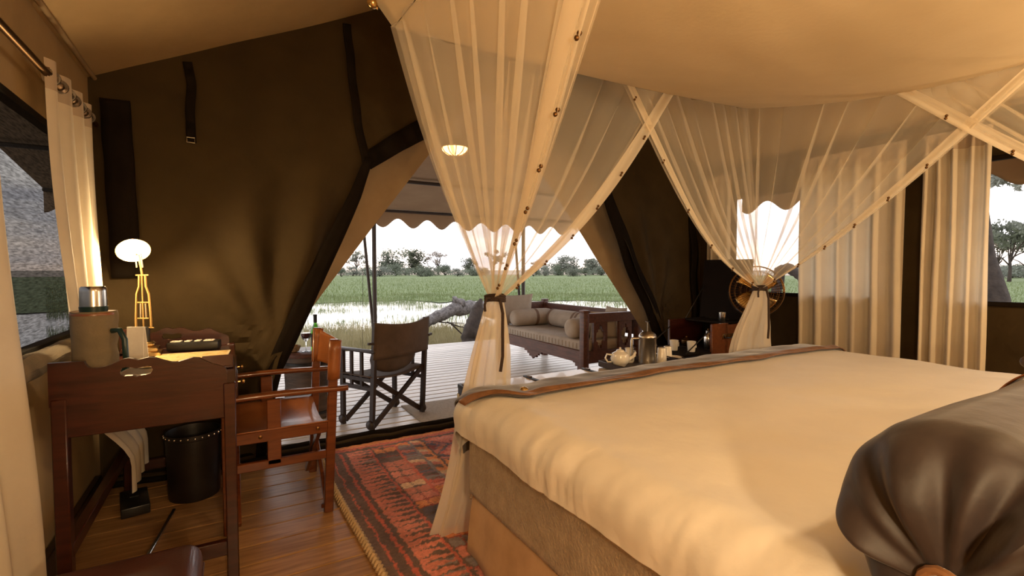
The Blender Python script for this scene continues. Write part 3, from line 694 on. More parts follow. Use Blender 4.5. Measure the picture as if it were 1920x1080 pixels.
for yy, sg in ((.04, 1), (DL - .04, -1)):
    br = [(0, 0), (.14, 0), (.14, -.02), (.10, -.02), (.10, -.05), (.06, -.05), (.06, -.09), (0, -.12)]
    dpart(MB().plate(br, [], .03, lambda u, v, w: (-.015 + w, yy + sg * u, .275 + v)), 'corner_bracket', smooth=False)
qh = [(0, -.15), (.018, -.15), (.018, -.115), (.04, -.115), (.04, -.075), (.062, -.06), (.068, 0), (.062, .05), (.04, .06), (.04, .09), (.02, .09), (.02, .125), (0, .15)]
qh = qh + [(-x, y) for x, y in reversed(qh[1:-1])]
for y in (0, DL):
    dpart(MB().beam((0, y, .755), (DD, y, .755), 0.05, 0.10), 'end_top_rail'); dpart(MB().beam((0, y, .33), (DD, y, .33), 0.045, 0.13), 'end_bottom_rail')
    for xc in (.215, .575):
        o_ = [(-.095, -.165), (.095, -.165), (.095, .165), (-.095, .165)]
        dpart(MB().plate(o_, [[(a * .95, b * .85) for a, b in qh]], .03, lambda u, v, w: (xc + u, y - .015 + w, .55 + v)), 'fretwork_panel', smooth=False)
MZ = .40
dm_ = thing('daybed_mattress', 'thin taupe seat mattress on the carved daybed', 'mattress', (3.25, 4.08, DZ))
MB().box((DD / 2, DL / 2, MZ + .035), (DD - .05, DL - .09, .13), None, .035, 4).build('mattress_body', CUSH, dm_)
pl_ = MB()
for k in range(26): pl_.tube([(.024, .1 + k * .067, MZ + .006), (.024, .1 + k * .067, MZ + .066)], .006, 5)
tag(pl_.build('gathered_piping', CUSH, dm_), kind='stuff')
def bolster(label, p0, p1, r, bands, grp=None):
    p0 = Vector(p0); p1 = Vector(p1); d = p1 - p0; L_ = d.length; ax = d.normalized()
    t = thing('bolster_cushion', label, 'cushion', p0, 0); x = ax.orthogonal().normalized(); M = Matrix((x, ax.cross(x), ax)).transposed()
    MB().lathe([(.02, 0), (r * .6, .004), (r * .9, .03), (r, .08), (r * 1.02, L_ / 2), (r, L_ - .08), (r * .9, L_ - .03), (r * .6, L_ - .004), (.02, L_)], n=28, M=M).build('cover', CUSH, t)
    for bz in bands: MB().lathe([(r * 1.0, bz - .022), (r * 1.035, bz - .02), (r * 1.035, bz + .02), (r * 1.0, bz + .022)], n=28, M=M).build('band', CUSHB, t)
TZM = DZ + MZ + .10
BR = .115
bolster('taupe bolster with brown bands lying along the daybed back', (3.25 + DD - .17, 4.56, TZM + BR), (3.25 + DD - .17, 5.58, TZM + BR), BR, [.35, .42, .95])
bolster('taupe bolster with one brown band across the far daybed end', (3.30, 5.72, TZM + BR), (3.95, 5.72, TZM + BR), BR, [.36])
bolster('plain taupe bolster against the near fretwork end of the daybed', (3.25, 4.37, TZM + BR), (3.80, 4.39, TZM + BR), BR, [])
def pillow(label, c, sx, sy, sz, rx, rz):
    t = thing('pillow', label, 'pillow', c, rz); t.rotation_euler = (R(rx), 0, R(rz))
    def shp(sg):
        def fn(u, v):
            a, b = 2 * u - 1, 2 * v - 1; th = (max(0, 1 - a ** 2) ** .5 * max(0, 1 - b ** 2) ** .5) ** .75
            pin = 1 - .08 * (1 - b * b) * abs(a); pin2 = 1 - .08 * (1 - a * a) * abs(b)
            return (a * sx * pin, sg * sz * th, b * sy * pin2)
        return fn
    b = MB().grid(shp(1), 16, 16); b.grid(shp(-1), 16, 16); b.build('cover', CUSH, t)
pillow('taupe pillow propped on the far end of the daybed', (3.46, 5.915, TZM + .215), .30, .215, .05, 2, 0)
pillow('taupe pillow leaning inside the daybed back corner', (3.25 + DD - .115, 4.335, TZM + .17), .20, .17, .06, 6, 86)
pillow('flat taupe pillow standing behind the near fretwork panel', (3.60, 4.17, TZM + .16), .20, .16, .045, 2, 0)

# ================================================================== RUG
def rug():
    X0, X1, Y0, Y1 = 0.505, 2.45, 0.75, 3.46
    nx_, ny_ = 300, 400; vs = []; cols = []
    red = (.56, .14, .10); dkr = (.34, .07, .055); org = (.66, .25, .10); brn = (.155, .10, .085); navy = (.14, .115, .14); slate = (.25, .21, .21); crm = (.66, .44, .28); pink = (.64, .23, .17); rose = (.54, .19, .14)
    pal = [slate, org, rose, navy, crm, brn, pink, red, org]
    def H(a, b=0): return random.Random(int(a) * 977 + int(b) * 131).random()
    def colour(s, t):
        s += .008 * nz(t * 9, 1) + .004 * nz(t * 40, s * 30, 3); t += .010 * nz(s * 16, t * 5, 9) + .004 * nz(s * 60, t * 40, 2)
        e = min(t, Y1 - Y0 - t)
        if e < .09: return red if e > .05 else org
        if e < .12: return brn
        if s < .10: return red if .045 < s < .055 else brn
        if s < .118: return red
        if s < .145: return brn
        if s < .16: return pink
        if s < .29:
            k = t / .05; fr_ = k - math.floor(k); w = (s - .16) / .13
            step = math.floor(w * 4) / 4
            return pink if abs(fr_ - .5) < .10 + .36 * (1 - step) * (.7 + .5 * H(math.floor(k))) else (brn if H(math.floor(k), 2) > .25 else slate)
        if s < .305: return red
        if s < .318: return brn
        if s < .455:
            k = math.floor(t / .085); return pal[int(H(k, 3) * 8.99)] if (t / .085) % 1 > .10 and not (.40 < (s - .318) / .137 < .52 and (t / .017) % 1 > .5) else (dkr if H(k, 6) > .5 else brn)
        if s < .475: return red
        if s < .565:
            k = math.floor(t / .048 + (s - .475) * 4); return pal[int(H(k, 5) * 8.99)] if (t / .048) % 1 > .12 else dkr
        if s < .585: return slate
        if s < .64: k = math.floor(t / .05 + s * 8); return (crm, org, brn, rose)[k % 4]
        if s < .655: return org
        if s < .672: return brn
        # field of stepped diamonds
        q = .02; a = math.floor((s - .672) / q) * q; b_ = math.floor(t / q) * q
        m_ = .15; u = ((a + m_) % (2 * m_)) - m_; v = ((b_ + m_) % (2 * m_)) - m_
        d = abs(u) + abs(v); kk = math.floor(a / (2 * m_) + .5) * 7 + math.floor(b_ / (2 * m_) + .5)
        if d > .145: return red if d < .18 else (pink if H(kk, 8) > .4 else org)
        if d > .12: return navy
        if d > .08: return org if H(kk, 1) > .5 else rose
        if d > .05: return crm if H(kk, 4) > .6 else navy
        return (pink, org, dkr)[kk % 3]
    for j in range(ny_ + 1):
        for i in range(nx_ + 1):
            s = (X1 - X0) * i / nx_; t = (Y1 - Y0) * j / ny_
            x = X0 + s + .02 * math.sin(t * 2.1) * (1 - i / nx_); y = Y0 + t
            z = .013 + .005 * (nz(s * 9, t * 26, 1) + .7 * nz(s * 30, t * 40, 4))
            c = colour(s + .012 * nz(s * 45, t * 45, 11), t + .014 * nz(s * 50, t * 30, 14)); f = 1.25 * (1 + .38 * nz(s * 60, t * 95, 7) + .30 * nz(s * 5, t * 6, 2))
            vs.append((x, y, z)); cols.append((max(0, c[0] * f), max(0, c[1] * f), max(0, c[2] * f), 1))
    fs = [(j * (nx_ + 1) + i, j * (nx_ + 1) + i + 1, (j + 1) * (nx_ + 1) + i + 1, (j + 1) * (nx_ + 1) + i) for j in range(ny_) for i in range(nx_)]
    root = thing('kilim_rug', 'red woven kilim rug with geometric borders and cream braided edge', 'rug')
    b = MB(); b.v = vs; b.f = fs
    o = b.build('woven_field', mat('kilim_wool', (1, 1, 1), 0.95, attr='pattern', bump=0.5, bscale=220, sheen=0.1), root)
    ca = o.data.color_attributes.new('pattern', 'FLOAT_COLOR', 'POINT'); ca.data.foreach_set('color', np.array(cols, dtype=np.float32).ravel())
    md = o.modifiers.new('thickness', 'SOLIDIFY'); md.thickness = .008; md.offset = -1
    br = MB()
    for k in range(90):
        t = (Y1 - Y0) * k / 90; x = X0 + .02 * math.sin(t * 2.1) - .006
        br.tube([(x - .022, Y0 + t, .009), (x - .008, Y0 + t + .014, .019), (x + .008, Y0 + t + .030, .010)], [.008, .0145, .008], 7)
    br.build('braided_edge', mat('wool_cream', (.50, .36, .20), .9, (.62, .46, .28), 60), root)
rug()

# ================================================================== BED
BX0, BX1, BY0, BY1, BT = 0.89, 3.43, -0.20, 1.91, 0.70
bed = thing('bed', 'wide low bed with suede valance below the white duvet', 'bed', ((BX0 + BX1) / 2, (BY0 + BY1) / 2, 0))
bx, by = -(BX1 - BX0) / 2, -(BY1 - BY0) / 2
def skirt(u, v):
    per = [(bx + .012, by), (bx + .012, -by - .012), (-bx - .012, -by - .012), (-bx - .012, by)]
    L_ = [-2 * by - .012, -2 * bx - .024, -2 * by - .012]; tot = sum(L_); s = u * tot; i = 0
    while i < 2 and s > L_[i]: s -= L_[i]; i += 1
    p = Vector(per[i]).lerp(Vector(per[i + 1]), s / L_[i]); t = (Vector(per[i + 1]) - Vector(per[i])).normalized(); n_ = Vector((-t.y, t.x))
    p += n_ * ((1 - v) * (.042 + .008 * math.sin(u * 120) + .012 * nz(u * 40, 1)) + .003 * nz(u * 60, v * 3))
    return (p.x, p.y, .023 + v * .337)
MB().grid(skirt, 200, 8).build('suede_valance', SUEDE, bed, solid=.006)
MB().box((0, 0, .21), (-2 * bx - .08, -2 * by - .08, .31), None, .02).build('base', DARKWOOD, bed)
for fx_ in (-1, 1):
    for fy_ in (-1, 1):
        fb0 = .018 if (fx_ < 0 and fy_ > 0) else 0.0      # the foot that stands on the rug
        MB().box((fx_ * (-bx - .12), fy_ * (-by - .12), (fb0 + .07) / 2), (.08, .08, .07 - fb0), None, .005, 1).build('foot', DARKWOOD, bed)
MB().box((0, 0, .525), (-2 * bx - .03, -2 * by - .03, .33), None, .05, 3).build('mattress', mat('mattress_ticking', (.6, .52, .4), .8), bed)
MB().box((0, by - .05, .56), (-2 * bx, .06, 1.04), None, .02).build('headboard', DKLEATHER, bed)

def over(ox0, ox1, oy0, oy1, rc, top, crown=.022):
    """lay a flat sheet over the mattress block: sheet coordinates -> draped point and outward direction"""
    def fn(a, b):
        cx = min(max(a, ox0), ox1); cy = min(max(b, oy0), oy1); dx, dy = a - cx, b - cy; r = math.hypot(dx, dy)
        cr = crown * max(0, 1 - ((cx - (ox0 + ox1) / 2) / ((ox1 - ox0) / 2)) ** 2) * max(0, 1 - ((cy - .6) / 1.6) ** 2)
        if r < 1e-6: return Vector((a, b, top + cr)), Vector((0, 0, 1))
        ux, uy = dx / r, dy / r; th = min(r / rc, math.pi / 2); h = rc * math.sin(th); dn = rc * (1 - math.cos(th)) + max(0, r - rc * math.pi / 2)
        return Vector((cx + ux * h, cy + uy * h, top + cr - dn)), Vector((ux * math.sin(th), uy * math.sin(th), math.cos(th)))
    return fn
bl = over(BX0 + .05, BX1 - .05, BY0, BY1 - .05, .055, .69, .02)
def blf(u, v):
    a = lerp(BX0 - .385, BX1 + .33, u); b = lerp(0.0, BY1 + .14, v); p, n_ = bl(a, b); return p + n_ * (.010 + .004 * nz(a * 5, b * 5))
bk = MB().grid(blf, 150, 90).build('fleece_blanket', BLANKET, solid=.01)
tag(bk, 'taupe fleece blanket hanging down the bed side under the duvet', 'blanket')

dv = over(BX0 + .05, BX1 - .05, BY0, BY1 - .06, .115, .722)
DX0, DX1, DY0, DY1 = BX0 - .17, BX1 + .20, 0.02, BY1 + .25
def duvet_pt(a, b, lift=0.0):
    p, n_ = dv(a, b)
    e = smooth((BX0 + .10 - a) / .18)            # towards the hanging left edge
    w = e * (.0050 * nz(a * 6, b * 15 + 4 * a, 2) + .0105 * max(0, nz(a * 2.5, b * 3, 8) + .2) * (nz(a * 8, b * 30 + 6 * a, 5) + .6 * nz(a * 12, b * 55 - 8 * a, 1))) * (1 - .6 * smooth((BX0 - .12 - a) / .1))
    w += .004 * smooth((b - (BY1 - .12)) / .15) * math.sin(a * 21 + 4 * nz(a * 3, 2))
    w += .014 * nz(a * 1.6, b * 1.9, 3) + .006 * nz(a * 4, b * 6 + a * 3, 6) + .004 * nz(a * 11, b * 13, 1) * e
    puff = .020 * math.exp(-((BX0 - .03 - a) / .10) ** 2)
    p = p + n_ * (w + puff + lift)
    p.x = p.x - .018 * e * nz(b * 3, 4) - .012 * e
    return p
duv = MB().grid(lambda u, v: duvet_pt(lerp(DX0, DX1, u), lerp(DY0, DY1, v)), 260, 220)
# underside so that the hanging edge is thick and rolled
duv.grid(lambda u, v: (lambda a, b: duvet_pt(DX0 + 0.0, b) + Vector((.035 * math.sin(a * math.pi / 2) * 1.0, 0, -.022 * math.sin(a * math.pi) + .12 * a * a)) )(u, lerp(DY0, BY1 - .16, v)), 8, 220)
do = duv.build('duvet', DUVET); tag(do, 'thick creamy white duvet spread over the bed', 'duvet')

rn = thing('bed_runner', 'grey-brown velvet runner with rust pleated border across the bed foot', 'runner')
RY = 1.665
def runner_pt(a, b, lift):
    p, n_ = dv(a, b); p = duvet_pt(a, b)
    return p + n_ * lift
def near_edge(a): return RY + .035 * nz(a * 2.2, 7) + .10 * math.exp(-((a - .80) / .12) ** 2) * 1.3 - .06 * math.exp(-((a - .98) / .09) ** 2)
MB().grid(lambda u, v: (lambda a: runner_pt(a, lerp(near_edge(a), BY1 + .30, v), .010 + .003 * nz(a * 9, v * 9)))(lerp(BX0 - .05, BX1 + .08, u)), 160, 40).build('velvet_panel', VELVETG, rn, solid=.006)
MB().grid(lambda u, v: (lambda a: runner_pt(a, near_edge(a) - .012 + v * .062, .018 + .010 * math.sin(v * 3.14) * (.7 + .5 * math.sin(a * 14 + v * 5 + 3 * nz(a * 5, v))) ))(lerp(BX0 - .055, BX1 + .085, u)), 200, 10).build('rust_border', RUSTVEL, rn, solid=.005)
p_ = runner_pt(1.0, near_edge(1.0) + .02, .035)
MB().lathe([(.002, .012), (.010, .010), (.017, .004), (.017, 0), (.002, -.004)], p_, 16).build('button', BRASS, rn)

# velvet bolster at the head
BO = thing('velvet_bolster', 'dark brown velvet bolster with gathered ends lying on the duvet', 'cushion', (0, 0, 0))
BOy, BOr, BOx0, BOx1 = 0.265, 0.148, 0.805, 2.75
BOz = .748 + BOr - .012
def bol(u, v):
    th = v * 2 * math.pi; CAP = .11; LEN = BOx1 - BOx0
    m_ = min(u, 1 - u); ph = min(1.0, m_ / .36) * math.pi / 2
    rr = max(.010, BOr * math.sin(ph) ** .75); x = CAP * (1 - math.cos(ph)) + .035 * math.exp(-(ph / .35) ** 2)
    if m_ > .36: x = lerp(CAP, LEN / 2, (m_ - .36) / .14)
    if u > .5: x = LEN - x
    end = math.exp(-(ph / 1.05) ** 4) if m_ < .36 else math.exp(-(x - CAP) * 9) * math.exp(-(1.57 / 1.05) ** 4)
    end = max(end, .22 * math.exp(-max(0, min(x, LEN - x) - CAP) * 7) * smooth(ph / 1.5))
    q = th * 5 + 2.2 * nz(math.cos(th) * 1.2, math.sin(th) * 1.2, 3) + 1.1 * math.sin(th)
    g = math.cos(q) + .35 * math.cos(2 * q + 1) + .45 * math.cos(9 * th + 2 + 3 * nz(math.cos(th), math.sin(th), 7))
    rr *= 1 + .085 * end * g
    x += .016 * end * g * (1 if u < .5 else -1) * -1 * smooth(ph / .5)
    rr *= 1 + .035 * nz(x * 4, math.cos(th) * 2, math.sin(th) * 2) * smooth(ph)
    zz = BOz + rr * math.sin(th) - .075 * (1 - math.sin(ph)) ; zz = max(zz, .742)
    return (BOx0 + x, BOy + rr * math.cos(th) * 1.04, zz)
MB().grid(lambda u, v: bol(v, u), 160, 110, wrap=True).build('cover', VELVET, BO)
MB().tube([(BOx0 + .028 + .002 * math.sin(k * 3), BOy + .024 * math.cos(k * .4488), BOz - .072 + .024 * math.sin(k * .4488)) for k in range(15)], .007, 8).build('end_tie', RUSTVEL, BO)
lb_ = MB().grid(lambda u, v: (1.62 + (v - .5) * .10, BOy + .158 * math.cos(u * 6.2832) * 1.04, max(.744, BOz + .158 * math.sin(u * 6.2832))), 48, 4, wrap=True).build('leather_band', LEATHER, BO, solid=.004)
for k, xx in enumerate((1.545, 1.60)):
    MB().sphere((xx, BOy + .05 - .06 * k + .04, BOz + .158), .014, 10, 6).build('toggle', DARKWOOD, BO)

# ================================================================== MOSQUITO NET
net = thing('mosquito_net', 'sheer cream mosquito net canopy tied back around the bed', 'mosquito net', (0, 0, 0))
CY1 = 2.05; CX0, CX1, CY0 = 0.61, 2.98, -0.25; CZ = 2.27
FLc, FRc = Vector((CX0, CY1, CZ)), Vector((CX1, CY1, CZ + .05))
HLc, HRc = Vector((CX0, CY0, CZ)), Vector((CX1, CY0, CZ + .02))
def edge_pt(A, B, t, sag): p = A.lerp(B, t); p.z -= sag * math.sin(math.pi * t); return p
def canopy(u, v):
    fo = edge_pt(FLc, FRc, u, .02); he = edge_pt(HLc, HRc, u, .02)
    p = he.lerp(fo, v)
    le, ri = .05, .17
    sag = lerp(le, ri, smooth(u)) * math.sin(math.pi * min(1, max(0, v)))
    sag += .10 * math.sin(math.pi * u) * math.sin(math.pi * v) ** .7
    p.z -= sag + .006 * nz(u * 4, v * 14, 2) * math.sin(math.pi * u)
    return p
MB().grid(canopy, 60, 60).build('canopy_sheet', CANOPY, net, solid=.002)
# frame border band along the bed side and the hanging hook
MB().grid(lambda u, v: (CX0 - .004 - .085 * v * (1 if True else 0), lerp(CY0, CY1 + .0, u), CZ + .0 + .10 * v - .05 * math.sin(math.pi * u)), 30, 3).build('side_border', CANOPY, net, solid=.004)
MB().tube([(CX0 - .06, CY1 + .01, CZ + .07), (CX0 - .10, CY1 + .02, CZ + .10), (CX0 - .11, CY1 + .02, CZ + .14)], .012, 8).build('hook', OLDBRASS, net)
MB().sphere((CX0 - .085, CY1 + .015, CZ + .085), .024, 12, 8).build('hook_knob', BRASS, net)
for c in (FLc, FRc, HLc, HRc): MB().tube([c + Vector((0, 0, .0)), (c.x, c.y, roofz(c.x) - .02)], .004, 6).build('hanging_cord', CORD, net)

KL = on(928, 558, 'y', 2.03); KR = on(1424, 540, 'y', 2.03)
def panel(A, B, K, n_out, t_k, folds, sagA, sag_edge=.02, nu=220, nv=60, edge_sag_fn=None, bow=0.10, seed=0):
    """sheer panel hung from the canopy edge A (corner) -> B (overlap), gathered into the knot K"""
    A, B, K, n_out, t_k = Vector(A), Vector(B), Vector(K), Vector(n_out), Vector(t_k)
    L_ = (B - A).length; tdir = (B - A).normalized(); sp = 1.0 / folds
    def base(u, v, raw=False):
        if not raw:
            ph = u * folds + .7 * nz(u * folds * .6, seed)
            uu = u + .26 * sp * math.sin(2 * math.pi * ph) * (0.55 + .45 * min(1, v * 3)) * (1 if .01 < u < .99 else 0)
        else: uu = u
        uu = min(1, max(0, uu))
        T = edge_sag_fn(uu) if edge_sag_fn else A.lerp(B, uu)
        Ku = K + t_k * (uu - .5) * .07 + n_out * .015 * math.sin(uu * 14)
        w = v ** 0.95
        P = T.lerp(Ku, w)
        hor = math.hypot(T.x - Ku.x, T.y - Ku.y)
        P.z -= bow * hor * math.sin(math.pi * v) * (1.0)
        # the corner part hangs nearly plumb before it is drawn in
        P += (Vector((T.x - Ku.x, T.y - Ku.y, 0)) * .06 * math.sin(math.pi * v) * (1 - uu))
        amp = (.016 + .012 * math.sin(math.pi * v)) * (1 - .75 * v)
        if not raw: P += n_out * amp * math.cos(2 * math.pi * (u * folds + .7 * nz(u * folds * .6, seed)))
        return P
    return base, (lambda u, v: base(u, v))
def hang(A, B, K, n_out, t_k, folds, hemw, nbut, seed, edge=None, bow=.10, first_b=.12):
    base, fn = panel(A, B, K, n_out, t_k, folds, 0, edge_sag_fn=edge, bow=bow, seed=seed)
    o = MB().grid(fn, 240, 60).build('net_panel', NET, net)
    n_out = Vector(n_out)
    def hem(u, v):
        uu = 1 - hemw * u * (1 + 1.6 * v)
        return base(uu, v, True) + n_out * ((.034 + .010 * math.sin(u * 7 + v * 5)) * (1 - .7 * v) - .004 * u)
    h = MB().grid(hem, 12, 60).build('hem', HEM, o)
    for k in range(nbut):
        v = first_b + (.93 - first_b) * k / max(1, nbut - 1)
        p = base(1 - hemw * .35 * (1 - v), v, True) + n_out * (.034 * (1 - .7 * v))
        b = MB()
        view = (CAM - p).normalized(); q = p + view * .010
        b.sphere(q + Vector((.004, 0, .0075)), .0068, 10, 6); b.sphere(q + Vector((-.004, 0, -.006)), .0068, 10, 6)
        b.build('button', OLDBRASS, o)
    return o
def foot_edge(A, B): return lambda u: (lambda p: Vector((p.x, p.y, p.z - .02 * math.sin(math.pi * (p.x - CX0) / (CX1 - CX0)))))(A.lerp(B, u))
def side_edge(side):
    u0 = 0.0 if side < 0 else 1.0
    return lambda A, B: (lambda u: (lambda y: canopy(u0, (y - CY0) / (CY1 - CY0)))(lerp(A.y, B.y, u)))
# foot, left half
a0 = FLc; a1 = FLc.lerp(FRc, .70); hang(a0, a1, KL, (0, -1, 0), (1, 0, 0), 8, .05, 6, 1, foot_edge(a0, a1), .11, .18)
# foot, right half
a0 = FRc; a1 = FLc.lerp(FRc, .535); hang(a0, a1, KR, (0, -1, 0), (-1, 0, 0), 8, .05, 6, 2, foot_edge(a0, a1), .17, .04)
# left side, foot half
a0 = FLc; a1 = Vector((CX0, .42, CZ)); hang(a0, a1, KL, (-1, 0, 0), (0, -1, 0), 8, .085, 7, 3, side_edge(-1)(a0, a1), .05, .30)
# right side, foot half
a0 = FRc; a1 = Vector((CX1, .62, CZ)); hang(a0, a1, KR, (-1, 0, 0), (0, -1, 0), 8, .05, 6, 4, side_edge(1)(a0, a1), .05, .30)
# right side, head half
KH = Vector((3.10, CY0 + .0, 1.15)); a0 = HRc; a1 = Vector((CX1, 1.20, CZ)); hang(a0, a1, KH, (-1, 0, 0), (0, 1, 0), 8, .06, 6, 5, side_edge(1)(a0, a1), .08, .12)
def tail(K, foot, zb, ra, rb, seed):
    K = Vector(K); F = Vector((*foot, zb))
    def fn(u, v):
        th = u * 2 * math.pi; c = K.lerp(F, v); c.x = lerp(K.x, F.x, v ** 2.4); c.y = lerp(K.y, F.y, smooth(v * 2.6)); fl = min(1, v * 1.9) ** .62
        ax_, ay_ = lerp(.034, ra, fl), lerp(.030, rb, fl)
        rip = 1 + (.16 * math.sin(th * 7 + 2 * nz(v * 2, seed)) + .12 * math.sin(th * 13 + seed)) * min(1, v * 4)
        return Vector((c.x + ax_ * rip * math.cos(th), c.y + ay_ * rip * math.sin(th), c.z))
    return MB().grid(fn, 120, 40, wrap=True).build('net_tail', TAIL, net)
tail(KL, (.91, 2.074), .024, .118, .040, 1); tail(KR, (3.19, 2.09), .003, .22, .05, 4)
for K in (KL, KR):
    b = MB()
    for k in range(3): b.tube([(K.x + .047 * math.cos(t * .5236), K.y + .042 * math.sin(t * .5236), K.z - .012 + .011 * k + .004 * math.sin(t)) for t in range(13)], .0075, 7)
    tb = b.build('tie_cord', CORD, net)
    MB().tube([(K.x - .0, K.y - .050, K.z - .005), (K.x + .008, K.y - .062, K.z - .07), (K.x + .004, K.y - .068, K.z - .16), (K.x + .002, K.y - .072, K.z - .27), (K.x - .012, K.y - .076, K.z - .34)], .0075, 7).build('cord_end', CORD, tb)
    MB().tube([(K.x - .042, K.y - .03, K.z), (K.x - .065, K.y - .04, K.z + .002), (K.x - .075, K.y - .04, K.z - .03), (K.x - .072, K.y - .04, K.z - .06)], .006, 7).build('cord_loop', CORD, tb)

# ================================================================== CURTAINS
def curtain(label, xw, y0, y1, z0, zrod, folds, amp, eyelets, seed, top=None, flare=0.0):
    """eyelet curtains are threaded on the rod (holes cut where it passes); the others hang from rings on it"""
    t = thing('curtain', label, 'curtain', (xw, (y0 + y1) / 2, z0))
    yc = (y0 + y1) / 2; sx = 1 if xw < 1 else -1; z1 = zrod + .05 if eyelets else zrod - .022; H_ = z1 - z0; zr = zrod - z0
    def fn(u, v):
        y = lerp(y0, y1, u)
        if top: y = lerp(y, lerp(top[0], top[1], u), smooth(v))
        fl_ = smooth((.24 - v) / .165) if flare else 0.0
        d = amp * (.75 + .25 * (1 - v)) * math.sin(2 * math.pi * (u * folds + .25 * nz(u * folds, seed) + .06 * nz(v * 2, seed + 2)))
        d += .35 * amp * nz(u * folds * 2, v * 1.5, seed)
        if not eyelets: d *= 1 - .92 * smooth((v - .955) / .045)
        d = d * (1 - .6 * fl_) + flare * fl_
        return (sx * d, y - yc + .010 * nz(v * 2, u * 3, seed), v * H_)
    MB().grid(lambda u, v: fn(u, v * .94), 140, 40).build('cloth', CREAM, t)
    hb = MB().grid(lambda u, v: fn(u, lerp(.94, 1.0, v)), 420, 24)
    if eyelets:
        hb.f = [f for f in hb.f if math.hypot(sum(hb.v[i][0] for i in f) / 4, sum(hb.v[i][2] for i in f) / 4 - zr) > .0195]
    hb.build('header_band', CREAMHEAD, t)
    if eyelets:
        prev = None
        for k in range(801):
            q = fn(k / 800, zr / H_)
            if prev is not None and prev[0] * q[0] < 0:
                MB().lathe([(.018, -.004), (.029, -.004), (.029, .004), (.018, .004)], (0, q[1], zr), 20, Matrix.Rotation(R(90), 3, 'X'), ring=True).build('eyelet', STEEL, t)
            prev = q
    else:
        nr = max(4, int(folds * 1.5))
        for k in range(nr):
            q = fn(.04 + .92 * k / (nr - 1), 1.0)
            MB().tube([(.0215 * math.sin(a * .5236), q[1], zr + .0005 - .0215 * math.cos(a * .5236)) for a in range(13)], .003, 6, False).build('curtain_ring', OLDBRASS, t)
    return t
def rod(label, x, y0, y1, z):
    o = thing('curtain_rod', label, 'curtain rod', (x, y0, z))
    MB().tube([(0, 0, 0), (0, y1 - y0, 0)], .014, 12).build('pole', OLDBRASS, o)
    for yy in (.02, y1 - y0 - .02): MB().beam((0, yy, 0), (-.07 if x < 1 else .07, yy, 0), .012, .02).build('bracket', OLDBRASS, o)
XC = XL + .075
rod('dark metal curtain rod along the desk side eave', XC, 0.6, 3.30, 2.005)
curtain('cream eyelet curtain hanging by the corner behind the desk lamp', XC, 2.90, 3.375, .17, 2.005, 3.5, .032, True, 3, top=(2.50, 3.17), flare=.165)
curtain('cream curtain hanging at the desk end nearest the leather stool', XC + .0, 1.45, 2.28, .02, 2.005, 4, .045, False, 8, top=(1.15, 2.01))
XD = XR - .085
rod('dark metal curtain rod above the two open windows', XD, -0.5, 3.45, 2.23)
curtain('cream curtain beside the window behind the standing fan', XD, 1.67, 2.44, .02, 2.23, 5.5, .045, False, 11)
curtain('cream curtain beside the window with the leaning tree trunk', XD, 1.20, 1.57, .02, 2.23, 4.5, .035, False, 15)
curtain('narrow cream curtain in the corner behind the drinks chest', XD, 3.12, 3.40, .02, 2.23, 3, .03, False, 19)

# ================================================================== DESK
DKx0, DKx1, DKy0, DKy1, DKz = -.555, .005, 2.235, 3.42, .79
desk = thing('writing_desk', 'red mahogany writing desk with scrolled gallery ends beside the window', 'desk', (DKx0, DKy0, 0))
W_, D_ = DKx1 - DKx0, DKy1 - DKy0
def dkp(b, n, m=MAHOG, **k): return b.build(n, m, desk, **k)
for x in (.025, W_ - .025):
    for y in (.0, D_ - .0):
        dkp(MB().beam((x, y, 0), (x, y, .80), .05, .042, (1, 0, 0), .004), 'leg')
for y in (0, D_):
    dkp(MB().box((W_ / 2, y, .727), (W_ - .07, .028, .135), None, .003, 1), 'end_apron'); dkp(MB().box((W_ / 2, y, .13), (W_ - .08, .028, .06), None, .004, 1), 'end_stretcher')
dkp(MB().box((W_ / 2, D_ / 2, DKz - .012), (W_, D_ - .02, .024), None, .004, 1), 'desk_top')
for x, n_ in ((.02, 'back_apron'), (W_ - .02, 'front_apron')): dkp(MB().box((x, D_ / 2, .717), (.024, D_ - .05, .115), None, .003, 1), n_)
dw_ = dkp(MB().box((W_ - .002, D_ * .5, .717), (.016, .72, .085), None, .003, 1), 'drawer')
for yy in (-.2, .2): MB().lathe([(.006, 0), (.006, .012), (.013, .02), (.011, .028), (.002, .03)], (W_ + .006, D_ * .5 + yy, .717), 14, Matrix.Rotation(R(90), 3, 'Y')).build('knob', BRASS, dw_)
dkp(MB().beam((.03, 0, .25), (.03, D_, .25), .035, .05), 'long_stretcher')
gal = [(125, 285), (220, 278), (320, 272), (326, 284), (334, 294), (346, 298), (372, 296), (400, 291), (425, 282), (445, 273), (465, 264), (485, 260), (505, 263), (520, 267), (535, 263), (560, 257), (585, 259), (615, 268), (645, 275), (670, 274), (700, 265), (725, 258), (748, 259), (770, 270), (795, 281), (820, 287), (838, 292), (848, 300), (852, 315), (852, 350)]
def g2(q, y=DKy0): p = on(q[0] / 2, 540 + q[1] / 2, 'y', y); return (p.x - DKx0, p.z)
go = [g2(q) for q in gal]; go[0] = (0.0, go[0][1]); go = [(min(W_, a), b) for a, b in go] + [(W_, .775), (0, .775)]
gh = [g2(q) for q in ((453, 312), (460, 298), (475, 293), (495, 295), (515, 298), (535, 293), (555, 289), (570, 291), (576, 303), (568, 316), (550, 322), (530, 324), (515, 329), (500, 325), (470, 327), (457, 322))]
dkp(MB().plate(go, [gh], .022, lambda u, v, w: (u, w - .02, v)), 'gallery_end', smooth=False)
dkp(MB().plate(go, [gh], .022, lambda u, v, w: (u, D_ - w + .02, v - .015)), 'gallery_end', smooth=False)
